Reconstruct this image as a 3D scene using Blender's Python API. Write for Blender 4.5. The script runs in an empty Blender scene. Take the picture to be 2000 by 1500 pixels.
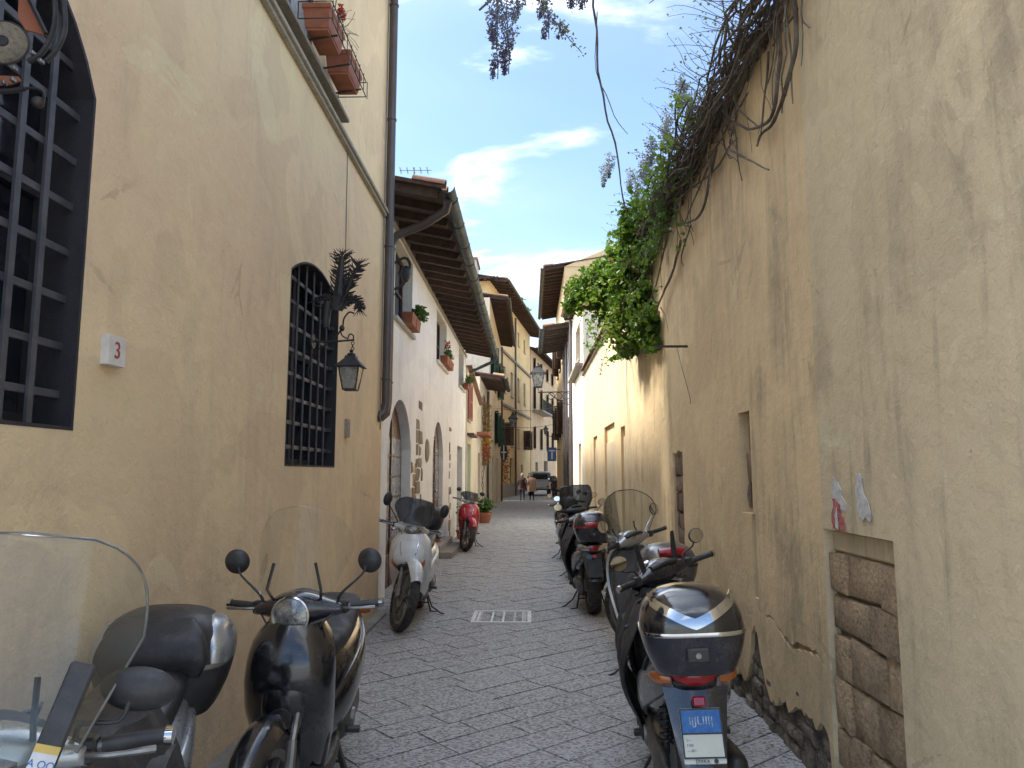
import bpy, bmesh, math, random
from mathutils import Vector, Matrix, noise
from mathutils.geometry import tessellate_polygon
rnd = random.Random(7)
PI = math.pi
sc = bpy.context.scene
C = sc.collection
# ------------------------------------------------------------------ camera
CAM_H = 1.6
PITCH = math.atan(175/1450); YAW = math.radians(1.38)
cam = bpy.data.cameras.new('camera'); cam.sensor_width = 36; cam.lens = 36*1450/2000
cam.clip_start = 0.05; cam.clip_end = 2000
camo = bpy.data.objects.new('camera', cam); C.objects.link(camo)
camo.location = (0, 0, CAM_H); camo.rotation_euler = (PI/2 + PITCH, 0, YAW)
sc.camera = camo
# ------------------------------------------------------------------ light
SUN = Vector((-1.0, 0.10, 1.24)).normalized()          # direction towards the sun
sun_el = math.asin(SUN.z); sun_az = math.atan2(SUN.x, SUN.y)
w = bpy.data.worlds.new('World'); sc.world = w; w.use_nodes = True
nt = w.node_tree; nt.nodes.clear(); N = nt.nodes.new; L = nt.links.new
out = N('ShaderNodeOutputWorld'); bg = N('ShaderNodeBackground'); L(bg.outputs[0], out.inputs[0])
bg.inputs[1].default_value = 0.06
sky = N('ShaderNodeTexSky'); sky.sky_type = 'NISHITA'; sky.sun_disc = False
sky.sun_elevation = sun_el; sky.sun_rotation = sun_az
sky.air_density = 1.0; sky.dust_density = 0.5; sky.ozone_density = 3.5
tc = N('ShaderNodeTexCoord'); sep = N('ShaderNodeSeparateXYZ'); L(tc.outputs['Generated'], sep.inputs[0])
def m2(op, a, b=None, c=None, clamp=False):
    n = N('ShaderNodeMath'); n.operation = op; n.use_clamp = clamp
    for i, x in enumerate((a, b, c)):
        if x is None: continue
        if isinstance(x, (int, float)): n.inputs[i].default_value = x
        else: L(x, n.inputs[i])
    return n.outputs[0]
dz = m2('ADD', m2('MAXIMUM', sep.outputs[2], 0.0), 0.16)
comb = N('ShaderNodeCombineXYZ')
L(m2('DIVIDE', sep.outputs[0], dz), comb.inputs[0]); L(m2('DIVIDE', sep.outputs[1], dz), comb.inputs[1])
mp = N('ShaderNodeMapping'); mp.inputs['Location'].default_value = (1.1, 8.3, 5.1)
mp.inputs['Rotation'].default_value = (0, 0, 0.5); mp.inputs['Scale'].default_value = (0.9, 1.25, 1)
L(comb.outputs[0], mp.inputs[0])
n1 = N('ShaderNodeTexNoise'); n1.inputs['Scale'].default_value = 1.5; n1.inputs['Detail'].default_value = 9
n1.inputs['Roughness'].default_value = 0.56; n1.inputs['Distortion'].default_value = 0.25; L(mp.outputs[0], n1.inputs['Vector'])
n2 = N('ShaderNodeTexNoise'); n2.inputs['Scale'].default_value = 0.55; n2.inputs['Detail'].default_value = 4; L(mp.outputs[0], n2.inputs['Vector'])
def mr(x, a, b, c=0.0, d=1.0):
    n = N('ShaderNodeMapRange'); n.interpolation_type = 'SMOOTHSTEP'; L(x, n.inputs[0])
    for i, q in enumerate((a, b, c, d)): n.inputs[i+1].default_value = q
    return n.outputs[0]
big = m2('MULTIPLY', m2('SUBTRACT', n2.outputs[0], 0.5), 0.75)
cum = mr(m2('ADD', n1.outputs[0], big), 0.50, 0.64)     # puffy clouds in broad banks
veil = mr(n2.outputs[0], 0.35, 0.75, 0.03, 0.35)       # thin veil
cov = m2('MULTIPLY', m2('ADD', m2('MULTIPLY', cum, 0.9), veil, clamp=True), 0.95)
mx = N('ShaderNodeMix'); mx.data_type = 'RGBA'
vd = N('ShaderNodeVectorMath'); vd.operation = 'DOT_PRODUCT'; L(tc.outputs['Generated'], vd.inputs[0]); vd.inputs[1].default_value = SUN
glow = m2('ADD', 1.0, m2('MULTIPLY', m2('POWER', m2('MAXIMUM', vd.outputs['Value'], 0.0), 3.0), 13.0))   # forward scattering towards the sun, boosted out of view to brighten shaded walls
cc = N('ShaderNodeVectorMath'); cc.operation = 'SCALE'; cc.inputs[0].default_value = (3.9, 4.03, 4.2); L(glow, cc.inputs['Scale'])
L(cov, mx.inputs[0]); L(sky.outputs[0], mx.inputs[6]); L(cc.outputs[0], mx.inputs[7])
L(mx.outputs[2], bg.inputs[0])
sl = bpy.data.lights.new('sun', 'SUN'); sl.energy = 1.5; sl.angle = math.radians(10); sl.color = (1.0, 0.93, 0.82)
so = bpy.data.objects.new('sun', sl); C.objects.link(so)
so.rotation_euler = (-SUN).to_track_quat('-Z', 'Y').to_euler(); so.location = (-20, 10, 30)
sc.view_settings.view_transform = 'Standard'; sc.view_settings.look = 'None'
sc.view_settings.exposure = 2.55; sc.view_settings.gamma = 1.0; sc.view_settings.use_curve_mapping = False
sc.render.engine = 'CYCLES'; sc.cycles.max_bounces = 8; sc.cycles.diffuse_bounces = 5; sc.cycles.transparent_max_bounces = 12
sc.cycles.use_denoising = True

# ------------------------------------------------------------------ measured photo points -> points on real planes
def ray(u, v):
    x = (u-1000)/1450; y = (750-v)/1450
    f = math.cos(PITCH)-y*math.sin(PITCH); z = math.sin(PITCH)+y*math.cos(PITCH)
    return (x*math.cos(YAW)-f*math.sin(YAW), x*math.sin(YAW)+f*math.cos(YAW), z)
def onX(u, v, x):
    a, b, c = ray(u, v); t = x/a; return (b*t, CAM_H+c*t)
def onY(u, v, y):
    a, b, c = ray(u, v); t = y/b; return (a*t, CAM_H+c*t)
def pt(u, v, y):
    a, b, c = ray(u, v); t = y/b; return Vector((a*t, y, CAM_H+c*t))

# ------------------------------------------------------------------ materials
MATS = {}
def nodes(name):
    m = bpy.data.materials.new(name); m.use_nodes = True
    t = m.node_tree; t.nodes.clear()
    o = t.nodes.new('ShaderNodeOutputMaterial'); b = t.nodes.new('ShaderNodeBsdfPrincipled')
    t.links.new(b.outputs[0], o.inputs[0]); MATS[name] = m
    return m, t, b
def rgb(c): return (c[0], c[1], c[2], 1)
class G:                                                # tiny node-graph helper
    def __init__(s, t): s.t = t; s.geo = None
    def new(s, k): return s.t.nodes.new(k)
    def link(s, a, b): s.t.links.new(a, b)
    def coord(s, kind):
        if kind == 'pos': return s.new('ShaderNodeNewGeometry').outputs['Position']
        return s.new('ShaderNodeTexCoord').outputs['Object']
    def map(s, vec, scale=(1, 1, 1), loc=(0, 0, 0), rot=(0, 0, 0)):
        n = s.new('ShaderNodeMapping'); n.inputs['Scale'].default_value = scale; n.inputs['Location'].default_value = loc
        n.inputs['Rotation'].default_value = rot; s.link(vec, n.inputs[0]); return n.outputs[0]
    def noise(s, vec, scale, detail=5, rough=0.55, dist=0.0):
        n = s.new('ShaderNodeTexNoise'); n.inputs['Scale'].default_value = scale; n.inputs['Detail'].default_value = detail
        n.inputs['Roughness'].default_value = rough; n.inputs['Distortion'].default_value = dist; s.link(vec, n.inputs['Vector']); return n.outputs[0]
    def vor(s, vec, scale, feat='F1'):
        n = s.new('ShaderNodeTexVoronoi'); n.feature = feat; n.inputs['Scale'].default_value = scale; s.link(vec, n.inputs['Vector']); return n.outputs['Distance']
    def rng(s, x, a, b, c=0.0, d=1.0):
        n = s.new('ShaderNodeMapRange'); n.interpolation_type = 'SMOOTHSTEP'; s.link(x, n.inputs[0])
        for i, q in enumerate((a, b, c, d)): n.inputs[i+1].default_value = q
        return n.outputs[0]
    def math(s, op, a, b):
        n = s.new('ShaderNodeMath'); n.operation = op
        for i, x in enumerate((a, b)):
            if isinstance(x, (int, float)): n.inputs[i].default_value = x
            else: s.link(x, n.inputs[i])
        return n.outputs[0]
    def mix(s, f, a, b, mode='MIX'):
        n = s.new('ShaderNodeMix'); n.data_type = 'RGBA'; n.blend_type = mode
        if isinstance(f, (int, float)): n.inputs[0].default_value = f
        else: s.link(f, n.inputs[0])
        for i, x in ((6, a), (7, b)):
            if isinstance(x, tuple): n.inputs[i].default_value = rgb(x)
            else: s.link(x, n.inputs[i])
        return n.outputs[2]
    def bump(s, h, strength, dist, prev=None):
        n = s.new('ShaderNodeBump'); n.inputs['Strength'].default_value = strength; n.inputs['Distance'].default_value = dist
        s.link(h, n.inputs['Height'])
        if prev is not None: s.link(prev, n.inputs['Normal'])
        return n.outputs[0]
def plaster(name, a, b, stain, streak=0.5, dirt=(0.16, 0.13, 0.09), low=0.0, rough=0.93, topz=None, crack=0.0):
    m, t, p = nodes(name); g = G(t); P = g.coord('pos')
    big = g.noise(P, 0.75, 6, 0.6, 0.4); mid = g.noise(P, 3.2, 8, 0.65)
    col = g.mix(g.rng(big, 0.36, 0.66), a, b)
    col = g.mix(g.rng(mid, 0.5, 0.78, 0, 0.55), col, stain)
    st = g.math('ADD', g.math('MULTIPLY', g.noise(g.map(P, (3.2, 3.2, 0.38)), 1.1, 8, 0.68, 0.9), 0.6), g.math('MULTIPLY', g.noise(P, 1.9, 7, 0.7, 0.6), 0.4))
    sm = g.noise(P, 0.5, 3, 0.5)
    f = g.math('MULTIPLY', g.rng(st, 0.47, 0.66, 0, streak), g.rng(sm, 0.32, 0.62))
    if topz is not None:                                # run-off streaks below the coping
        z = g.new('ShaderNodeSeparateXYZ'); g.link(P, z.inputs[0])
        f2 = g.math('MULTIPLY', g.rng(z.outputs[2], topz-2.6, topz, 0, 1), g.rng(st, 0.40, 0.62, 0, 0.62))
        f = g.math('MAXIMUM', f, f2)
    col = g.mix(f, col, dirt)
    spot = g.noise(P, 23, 4, 0.7)
    col = g.mix(g.rng(spot, 0.66, 0.78, 0, 0.45), col, dirt)
    pale = g.noise(g.map(P, (1, 1, 1), (9, 3, 5)), 1.7, 8, 0.7, 0.8)
    col = g.mix(g.rng(pale, 0.62, 0.74, 0, 0.35), col, tuple(min(0.75, x*1.35+0.03) for x in a))
    if low > 0:                                         # ragged damp patches, only where the noise opens them
        z = g.new('ShaderNodeSeparateXYZ'); g.link(P, z.inputs[0])
        dn = g.noise(P, 2.4, 7, 0.7, 0.6)
        f3 = g.math('MULTIPLY', g.rng(z.outputs[2], 1.3, 0.1, 0, 1), g.rng(dn, 0.44, 0.62, 0, low))
        col = g.mix(f3, col, tuple(x*0.8 for x in stain))
    pa = g.rng(g.noise(g.map(P, (1, 1, 1.3), (4, 17, 2)), 0.62, 3, 0.45, 0.8), 0.565, 0.580, 0, 0.30)     # repaired patches with an edge
    col = g.mix(pa, col, tuple(x*0.80 for x in b))
    pc = g.rng(g.noise(g.map(P, (1, 1, 1), (31, 7, 12)), 1.15, 6, 0.6, 1.0), 0.63, 0.645, 0, 0.35)
    col = g.mix(pc, col, tuple(min(0.8, x*1.18) for x in a))
    hv = g.vor(g.map(P, (1, 1, 0.9)), 1.3, 'DISTANCE_TO_EDGE'); hn = g.noise(P, 5, 8, 0.75)
    hc = g.rng(g.math('ADD', hv, g.math('MULTIPLY', g.math('SUBTRACT', hn, 0.5), 0.16)), 0.0, 0.007, 1, 0)
    hc = g.math('MULTIPLY', hc, g.rng(g.noise(P, 0.8, 3, 0.5), 0.54, 0.64, 0, 0.28)); col = g.mix(hc, col, tuple(x*0.6 for x in dirt))
    nb = g.noise(P, 55, 6, 0.7); nm = g.noise(P, 9, 5, 0.6)
    n0 = g.bump(nm, 0.55, 0.02); n1_ = g.bump(nb, 0.5, 0.006, n0)
    if crack > 0:
        v = g.vor(g.map(g.mix(0.25, P, P), (1, 1, 0.8)), 0.9, 'DISTANCE_TO_EDGE')
        wv = g.noise(P, 6, 6, 0.7)
        cr = g.rng(g.math('ADD', v, g.math('MULTIPLY', g.math('SUBTRACT', wv, 0.5), 0.10)), 0.0, 0.012, 1, 0)
        cr = g.math('MULTIPLY', cr, g.rng(sm, 0.5, 0.6, 0, crack))
        col = g.mix(cr, col, tuple(x*0.45 for x in dirt)); n1_ = g.bump(g.math('SUBTRACT', 1.0, cr), 0.5, 0.01, n1_)
    g.link(col, p.inputs['Base Color']); g.link(n1_, p.inputs['Normal']); p.inputs['Roughness'].default_value = rough
    p.inputs['Specular IOR Level'].default_value = 0.25
    return m
def simple(name, col, rough=0.6, *a_, dust=0.0, **k_):
    m = simple0(name, col, rough, *a_, **k_)
    if dust:
        t = m.node_tree; g = G(t); p = [n for n in t.nodes if n.type == 'BSDF_PRINCIPLED'][0]; src = p.inputs['Base Color'].links[0].from_socket; P = g.coord('obj')
        f = g.math('MULTIPLY', g.rng(g.noise(P, 9, 9, 0.75, 0.4), 0.42, 0.72), dust); g.link(g.mix(f, src, (0.30, 0.27, 0.23)), p.inputs['Base Color'])
        g.link(g.rng(g.noise(P, 14, 8, 0.75), 0.35, 0.7, 0.04, 0.35), p.inputs['Coat Roughness'])
    return m
def simple0(name, col, rough=0.6, metal=0.0, col2=None, scale=8.0, bump=0.15, bscale=40.0, kind='obj', coat=0.0, spec=0.5, vary=0.0, trans=0.0, rvar=0.12, sub=0.0):
    m, t, p = nodes(name); g = G(t); P = g.coord(kind)
    n = g.noise(P, scale, 6, 0.6)
    c = g.mix(g.rng(n, 0.35, 0.7), col, col2 if col2 else tuple(x*0.8 for x in col))
    if vary > 0:
        oi = g.new('ShaderNodeObjectInfo'); isl = g.new('ShaderNodeNewGeometry')
        r = g.math('FRACT', g.math('ADD', oi.outputs['Random'], isl.outputs['Random Per Island']), 0)
        hs = g.new('ShaderNodeHueSaturation'); g.link(c, hs.inputs['Color']); g.link(g.rng(r, 0, 1, 1-vary, 1+vary), hs.inputs['Value'])
        g.link(g.rng(g.math('FRACT', g.math('MULTIPLY', r, 7.3), 0), 0, 1, 0.5-0.03*vary*3, 0.5+0.03*vary*3), hs.inputs['Hue']); c = hs.outputs[0]
    g.link(c, p.inputs['Base Color'])
    g.link(g.rng(g.noise(P, scale*2.3, 5, 0.6), 0.3, 0.75, max(0.02, rough-rvar), min(1, rough+rvar)), p.inputs['Roughness'])
    p.inputs['Metallic'].default_value = metal; p.inputs['Specular IOR Level'].default_value = spec
    p.inputs['Coat Weight'].default_value = coat; p.inputs['Coat Roughness'].default_value = 0.06
    if trans: p.inputs['Transmission Weight'].default_value = trans
    if bump > 0: g.link(g.bump(g.noise(P, bscale, 5, 0.65), bump, 0.01), p.inputs['Normal'])
    return m
def leafmat(name, col, col2, trans=0.35):
    m, t, p = nodes(name); g = G(t)
    geo = g.new('ShaderNodeNewGeometry'); r = geo.outputs['Random Per Island']
    c = g.mix(r, col, col2)
    g.link(c, p.inputs['Base Color']); p.inputs['Roughness'].default_value = 0.42; p.inputs['Specular IOR Level'].default_value = 0.4
    tr = g.new('ShaderNodeBsdfTranslucent'); g.link(g.mix(0.5, c, (0.25, 0.4, 0.03)), tr.inputs[0])
    mx_ = g.new('ShaderNodeMixShader'); mx_.inputs[0].default_value = trans
    g.link(p.outputs[0], mx_.inputs[1]); g.link(tr.outputs[0], mx_.inputs[2])
    o = [n for n in t.nodes if n.type == 'OUTPUT_MATERIAL'][0]; g.link(mx_.outputs[0], o.inputs[0])
    return m
def screenmat(name, tint, opac, refl=0.8):
    m, t, p = nodes(name); g = G(t)
    fr = g.new('ShaderNodeFresnel'); fr.inputs[0].default_value = 1.45
    tr = g.new('ShaderNodeBsdfTransparent'); tr.inputs[0].default_value = rgb(tint)
    gl = g.new('ShaderNodeBsdfGlossy'); gl.inputs['Roughness'].default_value = 0.04
    df = g.new('ShaderNodeBsdfDiffuse'); df.inputs[0].default_value = (0.5, 0.5, 0.48, 1)
    m1 = g.new('ShaderNodeMixShader'); g.link(g.math('MULTIPLY', fr.outputs[0], refl), m1.inputs[0]); g.link(tr.outputs[0], m1.inputs[1]); g.link(gl.outputs[0], m1.inputs[2])
    n = g.noise(g.coord('obj'), 6, 5, 0.6)
    m2_ = g.new('ShaderNodeMixShader'); g.link(g.rng(n, 0.3, 0.8, opac*0.5, opac*1.6), m2_.inputs[0]); g.link(m1.outputs[0], m2_.inputs[1]); g.link(df.outputs[0], m2_.inputs[2])
    o = [x for x in t.nodes if x.type == 'OUTPUT_MATERIAL'][0]; g.link(m2_.outputs[0], o.inputs[0])
    return m
def paving(name):
    m, t, p = nodes(name); g = G(t); P = g.coord('pos')
    oi = g.new('ShaderNodeObjectInfo'); isl = g.new('ShaderNodeNewGeometry')
    r = g.math('FRACT', g.math('ADD', g.math('MULTIPLY', oi.outputs['Random'], 3.7), isl.outputs['Random Per Island']), 0)
    c = g.mix(r, (0.150, 0.143, 0.130), (0.18, 0.172, 0.158))
    big = g.noise(P, 0.9, 6, 0.65, 0.5)
    c = g.mix(g.rng(big, 0.4, 0.7, 0, 0.6), c, (0.17, 0.155, 0.13))
    wp = g.new('ShaderNodeVectorMath'); wp.operation = 'ADD'
    nn = g.new('ShaderNodeTexNoise'); nn.inputs['Scale'].default_value = 7; g.link(P, nn.inputs['Vector'])
    sc_ = g.new('ShaderNodeVectorMath'); sc_.operation = 'SCALE'; sc_.inputs['Scale'].default_value = 0.10; g.link(nn.outputs['Color'], sc_.inputs[0])
    g.link(P, wp.inputs[0]); g.link(sc_.outputs[0], wp.inputs[1])
    ch = g.vor(g.map(wp.outputs[0], (1, 1.9, 1), rot=(0, 0, 0.6)), 38)   # chisel pocks
    c = g.mix(g.rng(ch, 0.30, 0.60, 0, 0.85), c, (0.42, 0.42, 0.42)); c = g.mix(g.rng(ch, 0.22, 0.05, 0, 0.6), c, (0.07, 0.07, 0.072))
    c = g.mix(g.rng(g.noise(P, 15, 6, 0.75), 0.58, 0.75, 0, 0.6), c, (0.06, 0.058, 0.055))
    g.link(c, p.inputs['Base Color'])
    g.link(g.rng(big, 0.3, 0.7, 0.62, 0.85), p.inputs['Roughness'])
    b0 = g.bump(g.noise(P, 6, 5, 0.6), 0.5, 0.015); b1 = g.bump(ch, 0.65, 0.006, b0)
    g.link(g.bump(g.noise(P, 120, 4, 0.7), 0.35, 0.003, b1), p.inputs['Normal'])
    return m
def stone(name, a, b, scale=9, bump=0.8, rough=0.9, kind='pos'):
    m, t, p = nodes(name); g = G(t); P = g.coord(kind)
    oi = g.new('ShaderNodeObjectInfo')
    c = g.mix(g.rng(g.noise(P, scale, 8, 0.7, 0.5), 0.32, 0.7), a, b)
    hs = g.new('ShaderNodeHueSaturation'); g.link(c, hs.inputs['Color']); g.link(g.rng(oi.outputs['Random'], 0, 1, 0.75, 1.2), hs.inputs['Value'])
    c = g.mix(g.rng(g.vor(P, scale*5), 0.1, 0.5, 0.4, 0), hs.outputs[0], tuple(x*0.5 for x in b))
    g.link(c, p.inputs['Base Color']); p.inputs['Roughness'].default_value = rough
    b0 = g.bump(g.noise(P, scale*1.6, 7, 0.7), bump, 0.03)
    g.link(g.bump(g.vor(P, scale*7), bump*0.7, 0.006, b0), p.inputs['Normal'])
    return m
OCH = plaster('ochre_plaster', (0.80, 0.62, 0.375), (0.74, 0.55, 0.35), (0.64, 0.49, 0.32), 0.3, (0.32, 0.25, 0.17), low=0.5)
OCH2 = plaster('yellow_ochre_plaster', (0.66, 0.50, 0.28), (0.60, 0.46, 0.26), (0.50, 0.38, 0.23), 0.3, (0.30, 0.22, 0.13))
GAR = plaster('stained_garden_plaster', (0.76, 0.585, 0.345), (0.67, 0.51, 0.305), (0.55, 0.425, 0.26), 0.75, (0.23, 0.19, 0.135), low=0.75, topz=4.4, crack=0.0)
GAR2 = plaster('greenish_garden_plaster', (0.64, 0.52, 0.335), (0.58, 0.475, 0.31), (0.49, 0.405, 0.265), 0.6, (0.20, 0.17, 0.12), low=0.7, crack=0.0)
WHI = plaster('white_plaster', (0.82, 0.815, 0.80), (0.77, 0.765, 0.745), (0.58, 0.56, 0.52), 0.35, (0.36, 0.34, 0.30), low=0.45)
CRE = plaster('cream_plaster', (0.68, 0.61, 0.47), (0.62, 0.54, 0.41), (0.52, 0.45, 0.34), 0.4, (0.30, 0.25, 0.18), low=0.4)
PALY = plaster('palazzo_plaster', (0.80, 0.59, 0.30), (0.73, 0.53, 0.27), (0.52, 0.41, 0.24), 0.5, (0.28, 0.21, 0.13), low=0.3)
PNK = plaster('pink_plaster', (0.68, 0.50, 0.31), (0.62, 0.45, 0.28), (0.52, 0.38, 0.25), 0.4, (0.26, 0.2, 0.15))
PAVE = paving('chiselled_paving_stone')
MORT = simple('joint_mortar', (0.30, 0.295, 0.285), 0.9, col2=(0.20, 0.195, 0.19), scale=12, bump=0.4, kind='pos')
SAND = stone('brown_sandstone', (0.46, 0.325, 0.19), (0.26, 0.185, 0.11), 7, 1.2)
GSTONE = stone('grey_brown_stone', (0.30, 0.25, 0.18), (0.17, 0.145, 0.11), 10)
RUB = stone('bare_rubble', (0.30, 0.245, 0.18), (0.09, 0.075, 0.06), 11, 1.0)
BRICK = stone('dusty_red_brick', (0.26, 0.17, 0.12), (0.17, 0.115, 0.085), 12, 0.6)
TERRA = simple('terracotta', (0.33, 0.115, 0.06), 0.75, col2=(0.25, 0.09, 0.05), scale=10, bump=0.2)
TILE = simple('roof_tile_clay', (0.30, 0.17, 0.10), 0.9, col2=(0.17, 0.12, 0.09), scale=6, bump=0.5, vary=0.25, kind='pos')
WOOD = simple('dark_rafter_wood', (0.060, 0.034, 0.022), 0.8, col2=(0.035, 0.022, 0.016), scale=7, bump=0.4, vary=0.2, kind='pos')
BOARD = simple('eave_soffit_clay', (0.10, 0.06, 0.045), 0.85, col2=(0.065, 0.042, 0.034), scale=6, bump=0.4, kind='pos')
GUT = simple('aged_copper_gutter', (0.060, 0.075, 0.068), 0.55, 0.35, col2=(0.04, 0.05, 0.046), scale=3, bump=0.25, kind='pos')
PIPE = simple('brown_painted_pipe', (0.075, 0.060, 0.055), 0.42, 0.2, col2=(0.10, 0.085, 0.08), scale=2, bump=0.12, kind='pos')
IRON = simple('wrought_iron', (0.028, 0.028, 0.032), 0.55, 0.35, col2=(0.05, 0.045, 0.042), scale=12, bump=0.3, kind='pos')
GRILLE = simple('grille_iron', (0.055, 0.057, 0.068), 0.55, 0.2, col2=(0.09, 0.09, 0.10), scale=9, bump=0.2, kind='pos')
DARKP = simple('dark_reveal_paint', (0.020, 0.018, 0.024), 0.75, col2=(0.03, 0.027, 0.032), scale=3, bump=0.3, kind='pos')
DGLASS = simple('dark_window_glass', (0.008, 0.010, 0.016), 0.14, col2=(0.035, 0.037, 0.044), scale=4, bump=0.0, kind='pos', spec=0.5)
LACE = simple('curtained_glass', (0.30, 0.30, 0.31), 0.2, col2=(0.16, 0.17, 0.19), scale=4, bump=0.0, kind='pos')
DOORW = simple('red_brown_door', (0.10, 0.042, 0.028), 0.5, col2=(0.07, 0.03, 0.02), scale=5, bump=0.2, kind='pos')
SHUTG = simple('green_shutter_paint', (0.020, 0.085, 0.075), 0.6, col2=(0.015, 0.06, 0.055), scale=6, bump=0.2, kind='pos')
SHUTB = simple('brown_shutter_paint', (0.07, 0.045, 0.035), 0.7, col2=(0.05, 0.035, 0.03), scale=6, bump=0.2, kind='pos')
REDS = simple('red_shutter_paint', (0.30, 0.07, 0.05), 0.6, col2=(0.22, 0.06, 0.045), scale=6, bump=0.2, kind='pos')
MINT = simple('mint_door_paint', (0.24, 0.50, 0.40), 0.6, col2=(0.2, 0.42, 0.34), scale=6, bump=0.2, kind='pos')
SILL = stone('pietra_serena_trim', (0.34, 0.30, 0.24), (0.25, 0.225, 0.18), 8, 0.4)
WSILL = stone('white_stone_trim', (0.62, 0.60, 0.56), (0.50, 0.48, 0.45), 8, 0.3)
KERB = stone('pale_kerb_stone', (0.34, 0.31, 0.27), (0.24, 0.22, 0.19), 8, 0.5)
CABLE = simple('grey_cable', (0.16, 0.16, 0.16), 0.7)
PAPER = simple('torn_white_paper', (0.62, 0.60, 0.58), 0.9, col2=(0.42, 0.4, 0.38), scale=25, bump=0.3, kind='pos')
PAPERR = simple('torn_red_paper', (0.38, 0.06, 0.06), 0.9, col2=(0.45, 0.25, 0.22), scale=30, bump=0.3, kind='pos')
MARBLE = simple('white_marble_plate', (0.66, 0.64, 0.60), 0.4, col2=(0.56, 0.53, 0.50), scale=14, bump=0.05)
REDINK = simple('red_engraved_number', (0.40, 0.05, 0.04), 0.6)
IVY = leafmat('ivy_leaves', (0.028, 0.085, 0.014), (0.12, 0.22, 0.03), 0.33)
IVYY = leafmat('young_ivy_leaves', (0.10, 0.20, 0.03), (0.24, 0.30, 0.05), 0.4)
LEAFG = leafmat('balcony_plant_leaves', (0.03, 0.085, 0.025), (0.08, 0.17, 0.04), 0.3)
LEAFO = leafmat('autumn_creeper_leaves', (0.24, 0.07, 0.035), (0.32, 0.20, 0.06), 0.3)
LEAFP = leafmat('wisteria_petals', (0.13, 0.10, 0.27), (0.30, 0.26, 0.46), 0.5)
LEAFT = leafmat('pale_twig_buds', (0.26, 0.22, 0.13), (0.20, 0.22, 0.10), 0.3)
PETR = leafmat('red_petals', (0.45, 0.02, 0.03), (0.62, 0.07, 0.08), 0.3)
PETY = leafmat('yellow_petals', (0.62, 0.42, 0.03), (0.60, 0.26, 0.05), 0.3)
LEAFV = leafmat('variegated_leaves', (0.18, 0.26, 0.10), (0.42, 0.46, 0.26), 0.3)
TWIG = simple('vine_bark', (0.085, 0.066, 0.052), 0.9, col2=(0.16, 0.135, 0.11), scale=14, bump=0.5, bscale=60, kind='pos', vary=0.25)
# scooter materials
BLACKP = simple('gloss_black_paint', (0.006, 0.006, 0.009), 0.16, col2=(0.010, 0.010, 0.013), scale=2, bump=0.0, coat=0.8, rvar=0.05, dust=0.1)
NAVYP = simple('gloss_dark_navy_paint', (0.010, 0.011, 0.020), 0.2, col2=(0.014, 0.014, 0.024), scale=2, bump=0.0, coat=0.7, rvar=0.05, dust=0.12)
WHITEP = simple('pearl_white_paint', (0.62, 0.63, 0.62), 0.25, col2=(0.55, 0.56, 0.55), scale=3, bump=0.0, coat=0.6, rvar=0.06, dust=0.25)
CREAMP = simple('cream_white_paint', (0.56, 0.54, 0.47), 0.28, col2=(0.48, 0.46, 0.4), scale=3, bump=0.0, coat=0.6, rvar=0.06, dust=0.3)
SILVP = simple('silver_paint', (0.42, 0.44, 0.46), 0.3, 0.65, col2=(0.34, 0.36, 0.38), scale=3, bump=0.0, coat=0.5, rvar=0.06, dust=0.25)
GREYP = simple('grey_metallic_paint', (0.13, 0.135, 0.14), 0.32, 0.5, col2=(0.10, 0.10, 0.105), scale=3, bump=0.0, coat=0.4, rvar=0.06, dust=0.2)
REDP = simple('red_paint', (0.48, 0.012, 0.03), 0.25, col2=(0.40, 0.012, 0.025), scale=3, bump=0.0, coat=0.7, rvar=0.05, dust=0.1)
PLAS = simple('black_plastic', (0.016, 0.016, 0.018), 0.5, col2=(0.024, 0.024, 0.026), scale=8, bump=0.1, bscale=150, dust=0.1)
GPLAS = simple('grey_brown_plastic', (0.055, 0.052, 0.048), 0.5, col2=(0.07, 0.065, 0.06), scale=8, bump=0.1, bscale=150, dust=0.25)
RUBR = simple('tyre_rubber', (0.018, 0.018, 0.018), 0.8, col2=(0.035, 0.033, 0.03), scale=12, bump=0.3, dust=0.3)
SEATM = simple('seat_vinyl', (0.014, 0.014, 0.017), 0.48, col2=(0.022, 0.022, 0.025), scale=6, bump=0.3, bscale=25, dust=0.08)
CLOTH = simple('black_apron_cloth', (0.014, 0.015, 0.018), 0.62, col2=(0.022, 0.023, 0.027), scale=5, bump=0.8, bscale=7, dust=0.12)
CHROME = simple('chrome', (0.62, 0.62, 0.62), 0.1, 1.0, col2=(0.5, 0.5, 0.5), scale=8, bump=0.0, rvar=0.05)
ALU = simple('dull_aluminium', (0.30, 0.29, 0.275), 0.45, 0.8, col2=(0.2, 0.19, 0.18), scale=12, bump=0.2)
RIMM = simple('wheel_rim_metal', (0.22, 0.205, 0.19), 0.45, 0.7, col2=(0.15, 0.14, 0.13), scale=12, bump=0.1, dust=0.3)
MIRR = simple('mirror_glass', (0.72, 0.72, 0.72), 0.04, 1.0, col2=(0.7, 0.7, 0.7), scale=3, bump=0.0, rvar=0.01)
LENS = simple('headlight_glass', (0.42, 0.42, 0.40), 0.12, 0.7, col2=(0.12, 0.12, 0.12), scale=22, bump=0.4, bscale=45, coat=1.0)
REDL = simple('red_lens', (0.40, 0.008, 0.012), 0.15, col2=(0.28, 0.006, 0.01), scale=18, bump=0.2, bscale=70, coat=0.8)
ORNL = simple('orange_lens', (0.45, 0.12, 0.02), 0.15, col2=(0.35, 0.09, 0.02), scale=18, bump=0.2, bscale=70, coat=0.8)
PLATE = simple('number_plate_white', (0.62, 0.63, 0.55), 0.4, col2=(0.55, 0.56, 0.47), scale=5, bump=0.05)
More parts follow.
